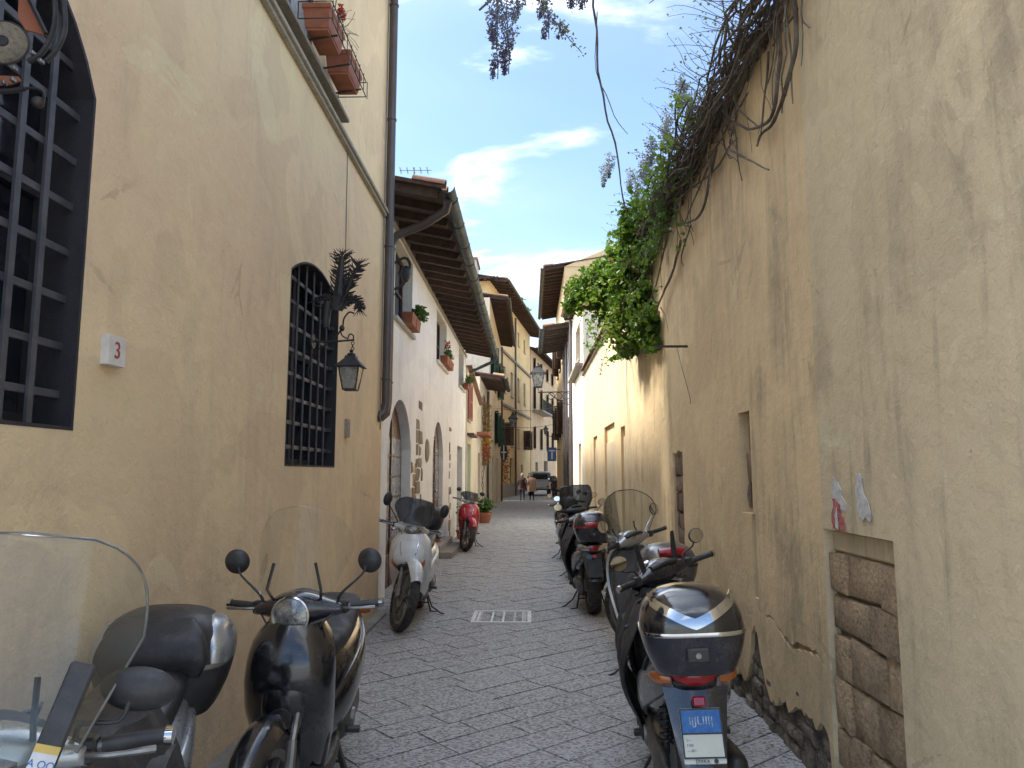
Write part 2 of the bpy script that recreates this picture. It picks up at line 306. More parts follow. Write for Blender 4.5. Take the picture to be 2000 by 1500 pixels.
PLBLUE = simple('plate_blue_print', (0.02, 0.10, 0.34), 0.4, col2=(0.03, 0.16, 0.42), scale=60, bump=0.0)
STICK = simple('white_sticker', (0.62, 0.62, 0.62), 0.5)
STICKY = simple('yellow_sticker', (0.60, 0.42, 0.10), 0.5)
SCREEN = screenmat('clear_windscreen', (0.93, 0.94, 0.92), 0.03)
SCREENC = screenmat('very_clear_windscreen', (0.97, 0.975, 0.965), 0.012, 0.3)
SCREEND = screenmat('smoked_windscreen', (0.30, 0.33, 0.38), 0.10)
LANT = screenmat('lantern_glass', (0.75, 0.76, 0.72), 0.35)
SKIN = simple('skin', (0.45, 0.27, 0.20), 0.6, bump=0.0)
HAIRW = simple('white_hair', (0.55, 0.50, 0.42), 0.8, bump=0.4)
HAIRG = simple('grey_hair', (0.28, 0.27, 0.27), 0.8, bump=0.4)
COATB = simple('brown_coat', (0.075, 0.038, 0.03), 0.9, bump=0.3, bscale=15)
COATC = simple('camel_coat', (0.42, 0.27, 0.19), 0.9, bump=0.3, bscale=15)
TROU = simple('dark_trousers', (0.014, 0.016, 0.025), 0.9, bump=0.2)
TRUCKW = simple('white_truck_paint', (0.50, 0.50, 0.48), 0.4, col2=(0.42, 0.42, 0.4), scale=4, bump=0.0, coat=0.3)
TRUCKG = simple('green_truck_rack', (0.10, 0.22, 0.15), 0.5, bump=0.0)
BLUES = simple('blue_sign_paint', (0.07, 0.15, 0.34), 0.5, bump=0.0)
BLACKS = simple('black_sign_paint', (0.012, 0.012, 0.014), 0.5, bump=0.0)
WHITES = simple('white_sign_paint', (0.70, 0.70, 0.68), 0.5, bump=0.0)
GRATE = simple('cast_iron_grate', (0.04, 0.04, 0.04), 0.55, 0.6, col2=(0.2, 0.2, 0.2), scale=20, bump=0.3, kind='pos')
PALEG = stone('pale_grate_frame_stone', (0.66, 0.65, 0.63), (0.52, 0.51, 0.50), 9, 0.3)

# ------------------------------------------------------------------ mesh builder
def sring(cx, cz, hw, hh, e, n, y, plane='xz'):
    r = []
    for i in range(n):
        a = 2*PI*i/n; c, s = math.cos(a), math.sin(a)
        x = hw*math.copysign(abs(c)**(2/e), c); z = hh*math.copysign(abs(s)**(2/e), s)
        r.append((cx+x, y, cz+z) if plane == 'xz' else ((cx+x, cz+z, y) if plane == 'xy' else (y, cx+x, cz+z)))
    return r
def spline(keys, per=4):
    out_ = []; n = len(keys)
    for i in range(n-1):
        p0 = keys[max(0, i-1)]; p1 = keys[i]; p2 = keys[i+1]; p3 = keys[min(n-1, i+2)]
        for k in range(per):
            t = k/per; t2 = t*t; t3 = t2*t
            out_.append(tuple(0.5*((2*b)+(-a+c)*t+(2*a-5*b+4*c-d)*t2+(-a+3*b-3*c+d)*t3) for a, b, c, d in zip(p0, p1, p2, p3)))
    out_.append(tuple(keys[-1])); return out_
class MB:
    def __init__(s, M=None): s.v = []; s.f = []; s.M = M or Matrix()
    def add(s, vs, fs):
        b = len(s.v); s.v += [s.M @ Vector(x) for x in vs]; s.f += [tuple(b+i for i in f) for f in fs]; return s
    def box(s, x0, x1, y0, y1, z0, z1):
        return s.add([(x, y, z) for x in (x0, x1) for y in (y0, y1) for z in (z0, z1)],
                     [(0, 1, 3, 2), (4, 6, 7, 5), (0, 4, 5, 1), (2, 3, 7, 6), (0, 2, 6, 4), (1, 5, 7, 3)])
    def beam(s, a, b, wx, wz, up=(0, 0, 1)):             # box between two points
        a, b = Vector(a), Vector(b); d = (b-a).normalized(); up = Vector(up)
        sx = d.cross(up)
        if sx.length < 1e-4: sx = d.cross(Vector((0, 1, 0)))
        sx.normalize(); uz = sx.cross(d)
        vs = [p+sx*i*wx/2+uz*j*wz/2 for p in (a, b) for i in (-1, 1) for j in (-1, 1)]
        return s.add(vs, [(0, 1, 3, 2), (4, 6, 7, 5), (0, 4, 5, 1), (2, 3, 7, 6), (0, 2, 6, 4), (1, 5, 7, 3)])
    def rings(s, rs, cap=True, closed=False):
        n = len(rs[0]); vs = [p for r in rs for p in r]; fs = []
        k = len(rs)
        for i in range(k if closed else k-1):
            j = (i+1) % k
            for q in range(n): fs.append((i*n+q, i*n+(q+1) % n, j*n+(q+1) % n, j*n+q))
        if cap and not closed: fs.append(tuple(range(n))); fs.append(tuple((k-1)*n+q for q in reversed(range(n))))
        return s.add(vs, fs)
    def loft(s, keys, plane='xz', e=3, n=20, per=4, cap=True):   # keys: (y, cx, cz, hw, hh[, e])
        ks = spline([tuple(k) if len(k) == 6 else tuple(k)+(e,) for k in keys], per) if per > 1 else [tuple(k) if len(k) == 6 else tuple(k)+(e,) for k in keys]
        return s.rings([sring(k[1], k[2], max(k[3], 0.002), max(k[4], 0.002), max(1.6, k[5]), n, k[0], plane) for k in ks], cap)
    def tube(s, pts, r, n=8, closed=False, per=1):
        if per > 1: pts = [Vector(p) for p in spline([tuple(p) for p in pts], per)]
        pts = [Vector(p) for p in pts]; k = len(pts)
        rr = r if isinstance(r, (list, tuple)) else [r]*k
        if len(rr) != k: rr = [rr[min(len(rr)-1, int(i*len(rr)/k))] for i in range(k)]
        rs = []; ref = None
        for i, p in enumerate(pts):
            if closed: d = pts[(i+1) % k]-pts[i-1]
            else: d = pts[min(k-1, i+1)]-pts[max(0, i-1)]
            if d.length < 1e-9: d = Vector((0, 0, 1))
            d.normalize()
            if ref is None:
                ref = Vector((0, 0, 1)) if abs(d.z) < 0.9 else Vector((1, 0, 0))
            ref = ref-d*ref.dot(d)
            if ref.length < 1e-6: ref = d.orthogonal()
            ref.normalize(); q = d.cross(ref)
            rs.append([p+(ref*math.cos(2*PI*j/n)+q*math.sin(2*PI*j/n))*rr[i] for j in range(n)])
        return s.rings(rs, True, closed)
    def lathe(s, prof, o=(0, 0, 0), axis='z', n=24, closed=False):
        rs = []
        for r, h in prof:
            r = max(r, 1e-4); q = []
            for j in range(n):
                a = 2*PI*j/n; x, y = r*math.cos(a), r*math.sin(a)
                p = (x, y, h) if axis == 'z' else ((h, x, y) if axis == 'x' else (x, h, y))
                q.append((p[0]+o[0], p[1]+o[1], p[2]+o[2]))
            rs.append(q)
        return s.rings(rs, not closed, closed)
    def torus(s, R, r, o=(0, 0, 0), axis='x', n=32, m=8, sq=1.0):
        return s.lathe([(R+r*math.cos(2*PI*i/m), r*sq*math.sin(2*PI*i/m)) for i in range(m)], o, axis, n, True)
    def sheet(s, fn, nu, nv, th):                         # fn(u,v)->point ; thick shell
        g = [[Vector(fn(i/nu*2-1, j/nv)) for i in range(nu+1)] for j in range(nv+1)]
        def nrm(i, j):
            a = g[j][min(nu, i+1)]-g[j][max(0, i-1)]; b = g[min(nv, j+1)][i]-g[max(0, j-1)][i]; c = a.cross(b)
            return c.normalized() if c.length > 1e-9 else Vector((0, 1, 0))
        fr = [g[j][i] for j in range(nv+1) for i in range(nu+1)]
        bk = [g[j][i]-nrm(i, j)*th for j in range(nv+1) for i in range(nu+1)]
        W = nu+1; o = len(fr); fs = []
        for j in range(nv):
            for i in range(nu):
                a = j*W+i; fs.append((a, a+1, a+1+W, a+W)); fs.append((o+a, o+a+W, o+a+1+W, o+a+1))
        for j in range(nv):
            for i in (0, nu):
                a = j*W+i; fs.append((a, a+W, o+a+W, o+a))
        for i in range(nu):
            for j in (0, nv):
                a = j*W+i; fs.append((a, a+1, o+a+1, o+a))
        return s.add(fr+bk, fs)
    def ell(s, c, r, n=14, m=9):
        rs = []
        for i in range(m+1):
            a = -PI/2+PI*i/m; cr = max(1e-3, math.cos(a))
            rs.append([(c[0]+r[0]*cr*math.cos(2*PI*j/n), c[1]+r[1]*cr*math.sin(2*PI*j/n), c[2]+r[2]*math.sin(a)) for j in range(n)])
        return s.rings(rs)
    def build(s, name, mat, parent=None, smooth=35, bevel=0, recalc=True, kind=None, loc=None):
        me = bpy.data.meshes.new(name); vv = s.v
        if loc is not None: vv = [v-Vector(loc) for v in vv]
        me.from_pydata([tuple(v) for v in vv], [], s.f)
        if recalc or bevel:
            bm = bmesh.new(); bm.from_mesh(me)
            if recalc: bmesh.ops.recalc_face_normals(bm, faces=bm.faces)
            if bevel:
                bmesh.ops.bevel(bm, geom=[e for e in bm.edges if len(e.link_faces) == 2 and e.calc_face_angle(0) > 0.6], offset=bevel, segments=1, affect='EDGES')
            bm.to_mesh(me); bm.free()
        me.materials.append(mat)
        if smooth:
            me.polygons.foreach_set('use_smooth', [True]*len(me.polygons)); me.set_sharp_from_angle(angle=math.radians(smooth))
        o = bpy.data.objects.new(name, me); C.objects.link(o)
        if parent is not None: o.parent = parent
        if loc is not None: o.location = loc
        if kind: o['kind'] = kind
        return o
def empty(name, loc=(0, 0, 0), rot=(0, 0, 0)):
    o = bpy.data.objects.new(name, None); C.objects.link(o); o.location = loc; o.rotation_euler = rot; o.empty_display_size = 0.2; return o
def thing(name, label, cat, loc=(0, 0, 0), rot=(0, 0, 0), group=None):
    return tag(empty(name, loc, rot), label, cat, group)
def tag(o, label, cat, group=None):
    o['label'] = label; o['category'] = cat
    if group: o['group'] = group
    return o
def inst(src, name, parent, loc=(0, 0, 0), rot=(0, 0, 0), scale=(1, 1, 1), mat=None):   # shares mesh data
    o = bpy.data.objects.new(name, src); C.objects.link(o); o.parent = parent; o.location = loc; o.rotation_euler = rot; o.scale = scale; return o
def FR(o, s, n):                                         # frame: s along the wall, n outward, z up
    s = Vector(s).normalized(); n = Vector(n).normalized()
    return Matrix(((s.x, n.x, 0, o[0]), (s.y, n.y, 0, o[1]), (0, 0, 1, o[2]), (0, 0, 0, 1)))
def wall(name, mat, parent, F, outer, holes, depth):
    """solid wall with real openings. outer/holes in (s,z); holes = [(poly, recess)]; outward face at n=0"""
    polys = [[Vector((p[0], p[1], 0)) for p in outer]]+[[Vector((p[0], p[1], 0)) for p in h] for h, d in holes]
    flat = [p for q in polys for p in q]; tri = tessellate_polygon(polys)
    mb = MB(F); vs = [(p.x, 0, p.y) for p in flat]; fs = [tuple(t) for t in tri]
    n0 = len(flat); k = len(outer)
    vs += [(p[0], -depth, p[1]) for p in outer]
    fs += [(i, (i+1) % k, n0+(i+1) % k, n0+i) for i in range(k)]; fs.append(tuple(n0+i for i in range(k)))
    b = k; o2 = n0+k
    for h, d in holes:
        m = len(h); vs += [(p[0], -d, p[1]) for p in h]
        fs += [(b+i, b+(i+1) % m, o2+(i+1) % m, o2+i) for i in range(m)]; fs.append(tuple(o2+i for i in range(m)))
        b += m; o2 += m
    mb.add(vs, fs); return mb.build(name, mat, parent, smooth=0)
def rect(a, b, c, d): return [(a, c), (b, c), (b, d), (a, d)]
def arch(a, b, z0, zs, rise, n=12):                      # rectangle with segmental/round head
    w_ = (b-a)/2; r = (w_*w_+rise*rise)/(2*rise); cz = zs+rise-r; cx = (a+b)/2; t0 = math.asin(min(1, w_/r))
    if rise > w_: t0 = PI-t0
    pts = [(a, z0), (b, z0)]
    for i in range(n+1):
        t = t0-2*t0*i/n; pts.append((cx+r*math.sin(t), cz+r*math.cos(t)))
    return pts
def offs(poly, k):                                       # shrink about the centroid-ish box
    x0 = min(p[0] for p in poly); x1 = max(p[0] for p in poly); z0 = min(p[1] for p in poly); z1 = max(p[1] for p in poly)
    cx, cz = (x0+x1)/2, (z0+z1)/2; fx = 1-2*k/(x1-x0); fz = 1-2*k/(z1-z0)
    return [(cx+(p[0]-cx)*fx, cz+(p[1]-cz)*fz) for p in poly]
def plate(name, mat, parent, F, poly, n0, n1, smooth=0, kind=None):   # prism of polygon between n0 and n1
    mb = MB(F); k = len(poly)
    mb.add([(p[0], n0, p[1]) for p in poly]+[(p[0], n1, p[1]) for p in poly],
           [tuple(range(k)), tuple(k+i for i in reversed(range(k)))]+[(i, (i+1) % k, k+(i+1) % k, k+i) for i in range(k)])
    return mb.build(name, mat, parent, smooth=smooth, kind=kind)
def ringplate(mb, poly, inner, n0, n1):                  # frame between two outlines with the same count
    k = len(poly); vs = [(p[0], n1, p[1]) for p in poly]+[(p[0], n1, p[1]) for p in inner]+[(p[0], n0, p[1]) for p in poly]+[(p[0], n0, p[1]) for p in inner]
    fs = []
    for i in range(k):
        j = (i+1) % k
        fs += [(i, j, k+j, k+i), (2*k+i, 3*k+i, 3*k+j, 2*k+j), (i, 2*k+i, 2*k+j, j), (k+i, k+j, 3*k+j, 3*k+i)]
    mb.add(vs, fs)
# foliage: many small pointed leaves inside ellipsoids
def leaves(mb, pts, size, flat=0.0, up=(0, 0, 1), rr=rnd):
    for p in pts:
        s = size*rr.uniform(0.6, 1.3)
        n = Vector((rr.gauss(0, 1), rr.gauss(0, 1), rr.gauss(0, 1)+0.8)).normalized()
        t = n.orthogonal().normalized(); t.rotate(Matrix.Rotation(rr.uniform(0, 2*PI), 3, n)); b = n.cross(t)
        k = s*0.42; dr = n*s*0.12
        p = Vector(p)
        mb.add([p-t*s*0.5, p-t*s*0.15+b*k+dr, p+t*s*0.5, p-t*s*0.15-b*k+dr, p+t*s*0.05-dr*0.4], [(0, 4, 1), (1, 4, 2), (0, 3, 4), (3, 2, 4)])
def inell(c, r, n, shell=0.45, rr=rnd):
    o = []
    while len(o) < n:
        d = Vector((rr.gauss(0, 1), rr.gauss(0, 1), rr.gauss(0, 1))).normalized(); q = rr.uniform(shell, 1)**0.6
        q *= 0.72+0.45*noise.noise(d*2.3+Vector(c)*1.7)+0.12*noise.noise(d*6+Vector(c))
        o.append(Vector((c[0]+d.x*r[0]*q, c[1]+d.y*r[1]*q, c[2]+d.z*r[2]*q)))
    return o
def wig(a, b, n, amp, rr=rnd, sag=0.0):                   # wiggly path between points
    a, b = Vector(a), Vector(b); s = Vector((rr.uniform(0, 99), rr.uniform(0, 99), rr.uniform(0, 99))); o = []
    L_ = (b-a).length
    for i in range(n+1):
        t = i/n; k = math.sin(PI*t)**0.5 if 0 < t < 1 else 0
        o.append(a.lerp(b, t)+noise.noise_vector(s+Vector((t*L_*2.2, 0, 0)))*amp*(0.35+k)+Vector((0, 0, -sag*4*t*(1-t))))
    return o
# ================================================================== GROUND
def structure(o): o['kind'] = 'structure'; return o
mb = MB(); mb.add([(-400, -400, -0.06), (400, -400, -0.06), (400, 400, -0.06), (-400, 400, -0.06)], [(0, 1, 2, 3)])
structure(mb.build('ground', MORT, None, smooth=0, recalc=False))
street = structure(MB().add([(-3.2, -6, -0.006), (3.2, -6, -0.006), (5.5, 95, -0.006), (-3.2, 95, -0.006)], [(0, 1, 2, 3)]).build('street_paving', MORT, None, smooth=0, recalc=False))
# stone slabs in a diagonal running bond, joints recessed
def slab_proto(L_, W_):
    bm = bmesh.new(); h = 0.05; j = 0.0022; c = 0.0035
    nx = 4; ny = 2
    xs = [-L_/2+j+(L_-2*j)*i/nx for i in range(nx+1)]; ys = [-W_/2+j+(W_-2*j)*i/ny for i in range(ny+1)]
    top = [[bm.verts.new((x+(c if i == 0 else -c if i == nx else 0), y+(c if k == 0 else -c if k == ny else 0), rnd.uniform(-0.002, 0.002))) for i, x in enumerate(xs)] for k, y in enumerate(ys)]
    for k in range(ny):
        for i in range(nx): bm.faces.new((top[k][i], top[k][i+1], top[k+1][i+1], top[k+1][i]))
    bot = [bm.verts.new((x, y, -h)) for x, y in ((xs[0], ys[0]), (xs[-1], ys[0]), (xs[-1], ys[-1]), (xs[0], ys[-1]))]
    edge = [top[0], [top[k][-1] for k in range(ny+1)], top[-1][::-1], [top[k][0] for k in range(ny, -1, -1)]]
    for q, e in enumerate(edge):
        a, b = bot[q], bot[(q+1) % 4]
        bm.faces.new([a, b]+list(reversed(e)))
    me = bpy.data.meshes.new('paving_stone'); bmesh.ops.recalc_face_normals(bm, faces=bm.faces); bm.to_mesh(me); bm.free()
    me.materials.append(PAVE); return me
SW = 0.235; LENS_ = (0.32, 0.42, 0.54); protos = {l: [slab_proto(l, SW) for _ in range(3)] for l in LENS_}
allslabs = []
for half in (0,):
    ang = math.radians(41); d = Vector((math.cos(ang), math.sin(ang), 0)); nn_ = Vector((-d.y, d.x, 0))
    for row in range(-330, 330):
        t = -60+rnd.uniform(0, 0.6)
        base = nn_*row*SW
        while t < 75:
            l = rnd.choice(LENS_); c = base+d*(t+l/2); t += l
            if c.y < 1.2 or c.y > 58: continue
            if c.x < -2.1 or c.x > 1.75: continue
            allslabs.append((c.y+abs(c.x)*0.3, c, l, ang))
allslabs.sort(key=lambda q: q[0])
seen_n = 0; far_mb = MB()
for i, (k, c, l, ang) in enumerate(allslabs):
    tz = rnd.uniform(-0.002, 0.003); tx = rnd.uniform(-0.004, 0.004)
    if c.y > 3.2 and seen_n < 290 and -1.75 < c.x < 1.5:
        inst(rnd.choice(protos[l]), 'paving_stone', street, (c.x, c.y, tz), (tx, rnd.uniform(-0.004, 0.004), ang+rnd.uniform(-0.006, 0.006))); seen_n += 1
    else:
        M = Matrix.Translation((c.x, c.y, tz)) @ Matrix.Rotation(ang, 4, 'Z'); me = protos[l][0]
        far_mb.M = M; far_mb.add([v.co[:] for v in me.vertices], [tuple(p.vertices) for p in me.polygons])
far_mb.build('paving_stones', PAVE, street, smooth=0, recalc=False, kind='stuff')
# drain grate set in a pale frame
GA = thing('drain_grate', 'pale framed rectangular iron drain grate set in the street paving', 'drain grate', (-0.32, 8.57, 0))
fr = MB(); w_, h_ = 0.33, 0.34
for a, b, c, d in ((-w_, w_, -h_, -h_+0.045), (-w_, w_, h_-0.045, h_), (-w_, -w_+0.045, -h_+0.045, h_-0.045), (w_-0.045, w_, -h_+0.045, h_-0.045)): fr.box(a, b, c, d, -0.03, 0.014)
fr.build('frame', PALEG, GA, smooth=0, bevel=0.002)
MB().box(-w_+0.045, w_-0.045, -h_+0.045, h_-0.045, -0.03, -0.006).build('pit', DARKP, GA, smooth=0)
bar_me = MB().box(-0.011, 0.011, -h_+0.045, h_-0.045, -0.006, 0.007).build('grate_bar', PALEG, GA, smooth=0); bar_me.location = (-0.26, 0, 0)
for x in (-0.235, -0.105, 0.02, 0.145, 0.235, 0.26): inst(bar_me.data, 'grate_bar', GA, (x, 0, 0))
cb = MB()
for k in range(26):
    if k % 3 == 0: cb.box(-0.232, 0.232, -0.28+k*0.0225, -0.262+k*0.0225, -0.006, 0.001)
cb.build('grate_mesh', GRATE, GA, smooth=0)
# low pale kerb along the ochre wall
kerb = structure(empty('kerb'))
y = -1.5
while y < 8.6:
    l = min(rnd.uniform(0.7, 1.1), 8.7-y)
    MB().box(-1.9, -1.63+rnd.uniform(-0.01, 0.01), y+0.004, y+l-0.004, -0.1, 0.035+rnd.uniform(-0.004, 0.004)).build('kerb_stone', KERB, kerb, smooth=0, bevel=0.008); y += l

# ================================================================== shared building parts
def window(parent, F, poly, rec, frame_mat=SHUTB, glass=DGLASS, mull=1, trans=1, sill=None, fr_w=0.05):
    n0 = -rec+0.003
    mbf = MB(F); inner = offs(poly, fr_w); ringplate(mbf, poly_in(poly, 0.001), inner, n0, n0+0.04)
    wf = mbf.build('window', frame_mat, parent, smooth=0)
    plate('pane', glass, wf, F, poly_in(poly, fr_w*0.5), n0, n0+0.012)
    x0 = min(p[0] for p in inner); x1 = max(p[0] for p in inner); z0 = min(p[1] for p in inner); z1 = max(p[1] for p in inner)
    for i in range(mull):
        x = x0+(x1-x0)*(i+1)/(mull+1); MB(F).box(x-0.025, x+0.025, n0+0.014, n0+0.045, z0, z1).build('glazing_bar', frame_mat, wf, smooth=0)
    for i in range(trans):
        z = z0+(z1-z0)*(i+1)/(trans+1); MB(F).box(x0, x1, n0+0.014, n0+0.038, z-0.018, z+0.018).build('glazing_bar', frame_mat, wf, smooth=0)
    if sill:
        a = min(p[0] for p in poly); b = max(p[0] for p in poly); z = min(p[1] for p in poly)
        MB(F).box(a-0.06, b+0.06, -rec+0.01, 0.06, z-0.055, z+0.004).build('window_sill', sill, parent, smooth=0, bevel=0.006)
    return wf
def poly_in(poly, k): return offs(poly, k)
def shutter(parent, F, hinge, sgn, z0, z1, w_, angle, mat, louv=10):
    """louvred leaf hinged at s=hinge; angle 0 = closed, 180 = flat back against the wall"""
    a = math.radians(angle); dx, dn = math.cos(a)*sgn, math.sin(a)
    M = F @ Matrix.Translation((hinge, 0.02, 0)) @ Matrix(((dx, -dn, 0, 0), (dn, dx, 0, 0), (0, 0, 1, 0), (0, 0, 0, 1)))
    m = MB(M); t = 0.035
    for q in ((0, 0.05, z0, z1), (w_-0.05, w_, z0, z1), (0.05, w_-0.05, z0, z0+0.07), (0.05, w_-0.05, z1-0.07, z1), (0.05, w_-0.05, (z0+z1)/2-0.03, (z0+z1)/2+0.03)): m.box(q[0], q[1], 0, t, q[2], q[3])
    s_ = m.build('shutter', mat, parent, smooth=0)
    ml = MB(M); louv = int((z1-z0)/0.045)
    for i in range(louv):
        z = z0+0.08+(z1-z0-0.16)*(i+0.5)/louv
        ml.add([(0.05, 0.004, z-0.03), (w_-0.05, 0.004, z-0.03), (w_-0.05, 0.030, z+0.0), (0.05, 0.030, z+0.0), (0.05, 0.010, z-0.036), (w_-0.05, 0.010, z-0.036), (w_-0.05, 0.034, z-0.006), (0.05, 0.034, z-0.006)],
               [(0, 1, 2, 3), (4, 7, 6, 5), (0, 4, 5, 1), (3, 2, 6, 7), (0, 3, 7, 4), (1, 5, 6, 2)])
    ml.build('louvres', mat, s_, smooth=0)
def pipe(parent, pts, r, mat=PIPE, name='drainpipe', clips=()):
    p = MB().tube(pts, r, 14).build(name, mat, parent)
    for c in clips: MB().lathe([(r+0.004, -0.012), (r+0.009, -0.01), (r+0.009, 0.01), (r+0.004, 0.012)], c, 'z', 14).build('pipe_clip', mat, p)
    return p
def eave(parent, F, s0, s1, z_wall, over, drop, back, n_raft, gutter=True, rise=0.30, raft=(0.085, 0.11), corbel=True):
    """rafters, boarded soffit, roof slab, tiles along the edge and a half-round gutter"""
    k = -drop/over
    def zz(n): return z_wall+0.12+k*n
    roofp = [(s0-0.05, -back, zz(-back)+0.05), (s1+0.05, -back, zz(-back)+0.05), (s1+0.05, over, zz(over)+0.05), (s0-0.05, over, zz(over)+0.05)]
    m = MB(F); m.add(roofp+[(a, b, c+0.05) for a, b, c in roofp], [(0, 1, 2, 3), (4, 7, 6, 5), (0, 3, 7, 4), (1, 5, 6, 2), (2, 6, 7, 3), (0, 4, 5, 1)])
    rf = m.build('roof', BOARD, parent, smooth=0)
    rm = MB().box(-raft[0]/2, raft[0]/2, -0.02, over-0.04, -raft[1], 0).v
    for i in range(n_raft):
        s = s0+0.06+(s1-s0-0.12)*i/(n_raft-1)
        mb_ = MB(F); a = raft[0]/2; e0, e1 = -0.02, over-0.03
        mb_.add([(s-a, e0, zz(e0)+0.047-raft[1]), (s+a, e0, zz(e0)+0.047-raft[1]), (s+a, e1-0.03, zz(e1)+0.047-raft[1]), (s-a, e1-0.03, zz(e1)+0.047-raft[1]),
                 (s-a, e0, zz(e0)+0.047), (s+a, e0, zz(e0)+0.047), (s+a, e1, zz(e1)+0.047), (s-a, e1, zz(e1)+0.047)],
                [(0, 1, 2, 3), (4, 7, 6, 5), (0, 4, 5, 1), (3, 2, 6, 7), (0, 3, 7, 4), (1, 5, 6, 2)])
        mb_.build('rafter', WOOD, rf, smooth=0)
    # pantiles along the verge and edge: half-round barrels
    n_t = int((s1-s0)/0.21); proto = None
    for i in range(n_t+1):
        s = s0+(s1-s0)*i/n_t
        if proto is None:
            arcs = [[(0.085*(1-0.12*t)*math.cos(PI*q/6), 0.42*t, 0.085*(1-0.12*t)*math.sin(PI*q/6)) for q in range(7)]+[(0.068*(1-0.12*t)*math.cos(PI*q/6), 0.42*t, 0.068*(1-0.12*t)*math.sin(PI*q/6)) for q in range(6, -1, -1)] for t in (0, 1)]
            po = MB().rings(arcs); proto = po
        M = F @ Matrix.Translation((s, over+0.05, zz(over)+0.085)) @ Matrix.Rotation(PI, 4, 'Z') @ Matrix.Rotation(math.atan2(drop, over), 4, 'X')
        if i == 0:
            o = MB().rings(arcs).build('roof_tile', TILE, rf, smooth=60); o.matrix_world = M; tme = o.data
        else:
            o = inst(tme, 'roof_tile', rf); o.matrix_world = M
        if rise and i % 1 == 0:
            pass
    if gutter:
        g_ = []
        for s in (s0-0.08, s1+0.08):
            g_.append([(s, over+0.09+0.085*math.cos(a), zz(over)+0.055+0.085*math.sin(a)) for a in [PI+PI*q/8 for q in range(9)]]+[(s, over+0.09+0.078*math.cos(a), zz(over)+0.056+0.078*math.sin(a)) for a in [2*PI-PI*q/8 for q in range(9)]])
        go = MB(F).rings(g_).build('gutter', GUT, parent, smooth=50)
        for i in range(max(2, int((s1-s0)/0.9))):
            s = s0+0.3+(s1-s0-0.5)*i/max(1, int((s1-s0)/0.9)-1)
            MB(F).tube([(s, over+0.09+0.09*math.cos(a), zz(over)+0.055+0.09*math.sin(a)) for a in [PI+PI*q/8 for q in range(9)]], 0.006, 5).build('gutter_bracket', GUT, go)
    return rf
def masonry(parent, F, s0, s1, z0, z1, n_back, n_front, bw, bh, mat, name, rag=0.0, seed=1, limit=200):
    """individual blocks in courses, each with its own size and tilt"""
    r2 = random.Random(seed); z = z0; out_ = 0
    while z < z1-0.03:
        h = min(bh*r2.uniform(0.8, 1.25), z1-z); s = s0-r2.uniform(0, bw*0.5)
        if z1-(z+h) < 0.05: h = z1-z
        while s < s1-0.02:
            w_ = bw*r2.uniform(0.7, 1.35); a = max(s, s0)+0.006; b = min(s+w_, s1)-0.006; s += w_
            if b-a < 0.03: continue
            if rag and (r2.random() < rag*0.5): continue
            n1 = n_front+r2.uniform(-0.018, 0.012); m = MB(F); j = 0.010
            q = lambda: r2.uniform(-0.012, 0.012)
            c_ = [(a+q(), z+0.006+q()), (b+q(), z+0.006+q()), (b+q(), z+h-0.006+q()), (a+q(), z+h-0.006+q())]
            fr_ = [(c_[i][0]+(j if i in (0, 3) else -j), n1-r2.uniform(0.0, 0.016), c_[i][1]+(j if i < 2 else -j)) for i in range(4)]
            mid = (sum(p[0] for p in c_)/4, n1+r2.uniform(-0.006, 0.006), sum(p[1] for p in c_)/4)
            m.add([(p[0], n_back, p[1]) for p in c_]+[(p[0], n1-0.014, p[1]) for p in c_]+fr_+[mid],
                  [(3, 2, 1, 0)]+[(i, (i+1) % 4, 4+(i+1) % 4, 4+i) for i in range(4)]+[(4+i, 4+(i+1) % 4, 8+(i+1) % 4, 8+i) for i in range(4)]+[(8+i, 8+(i+1) % 4, 12) for i in range(4)])
            m.build(name, mat, parent, smooth=50); out_ += 1
            if out_ > limit: return
        z += h
def jag(pts, amp, n=5, seed=3):
    r2 = random.Random(seed); o = []
    for i, p in enumerate(pts):
        q = pts[(i+1) % len(pts)]
        for k in range(n):
            t = k/n; a = 0 if k == 0 else amp
            o.append((p[0]+(q[0]-p[0])*t+r2.uniform(-a, a), p[1]+(q[1]-p[1])*t+r2.uniform(-a, a)))
    return o
def rough_back(parent, F, s0, s1, z0, z1, n, amp, mat, name='bare_masonry', step=0.03, edge=0.0):
    nu = max(2, int((s1-s0)/step)); nv = max(2, int((z1-z0)/step))
    m = MB(F)
    m.sheet(lambda u, v: (s0+(u+1)/2*(s1-s0), n+amp*(noise.noise(Vector((u*(s1-s0)*5, v*(z1-z0)*10, n*9)))+0.5*noise.noise(Vector((u*(s1-s0)*14, v*(z1-z0)*28, 3)))), z0+v*(z1-z0)), nu, nv, -0.02 if F[0][1] > 0 else 0.02)
    return m.build(name, mat, parent, smooth=0, kind=None)

FL = FR((-1.75, 0, 0), (0, 1, 0), (1, 0, 0))
FW = FR((-1.9, 0, 0), (0, 1, 0), (1, 0, 0))
FG = FR((1.5, 0, 0), (0, 1, 0), (-1, 0, 0))
FN = FR((1.485, 0, 0), (0, 1, 0), (-1, 0, 0))
# ================================================================== OCHRE HOUSE (left, near)
OH = thing('ochre_house', 'tall ochre plastered house filling the left of the street, with arched grille windows', 'house', (-1.75, 3, 0))
OH.location = (0, 0, 0)
w1 = arch(1.22, 2.80, 1.765, 3.10, 0.50, 14); w2 = arch(5.28, 6.64, 1.655, 3.10, 0.19, 14); w3 = rect(4.75, 5.95, 4.93, 6.6)
wall('wall', OCH, OH, FL, rect(0.4, 8.72, -0.3, 8.3), [(w1, 0.20), (w2, 0.24), (w3, 0.16)], 5.0)
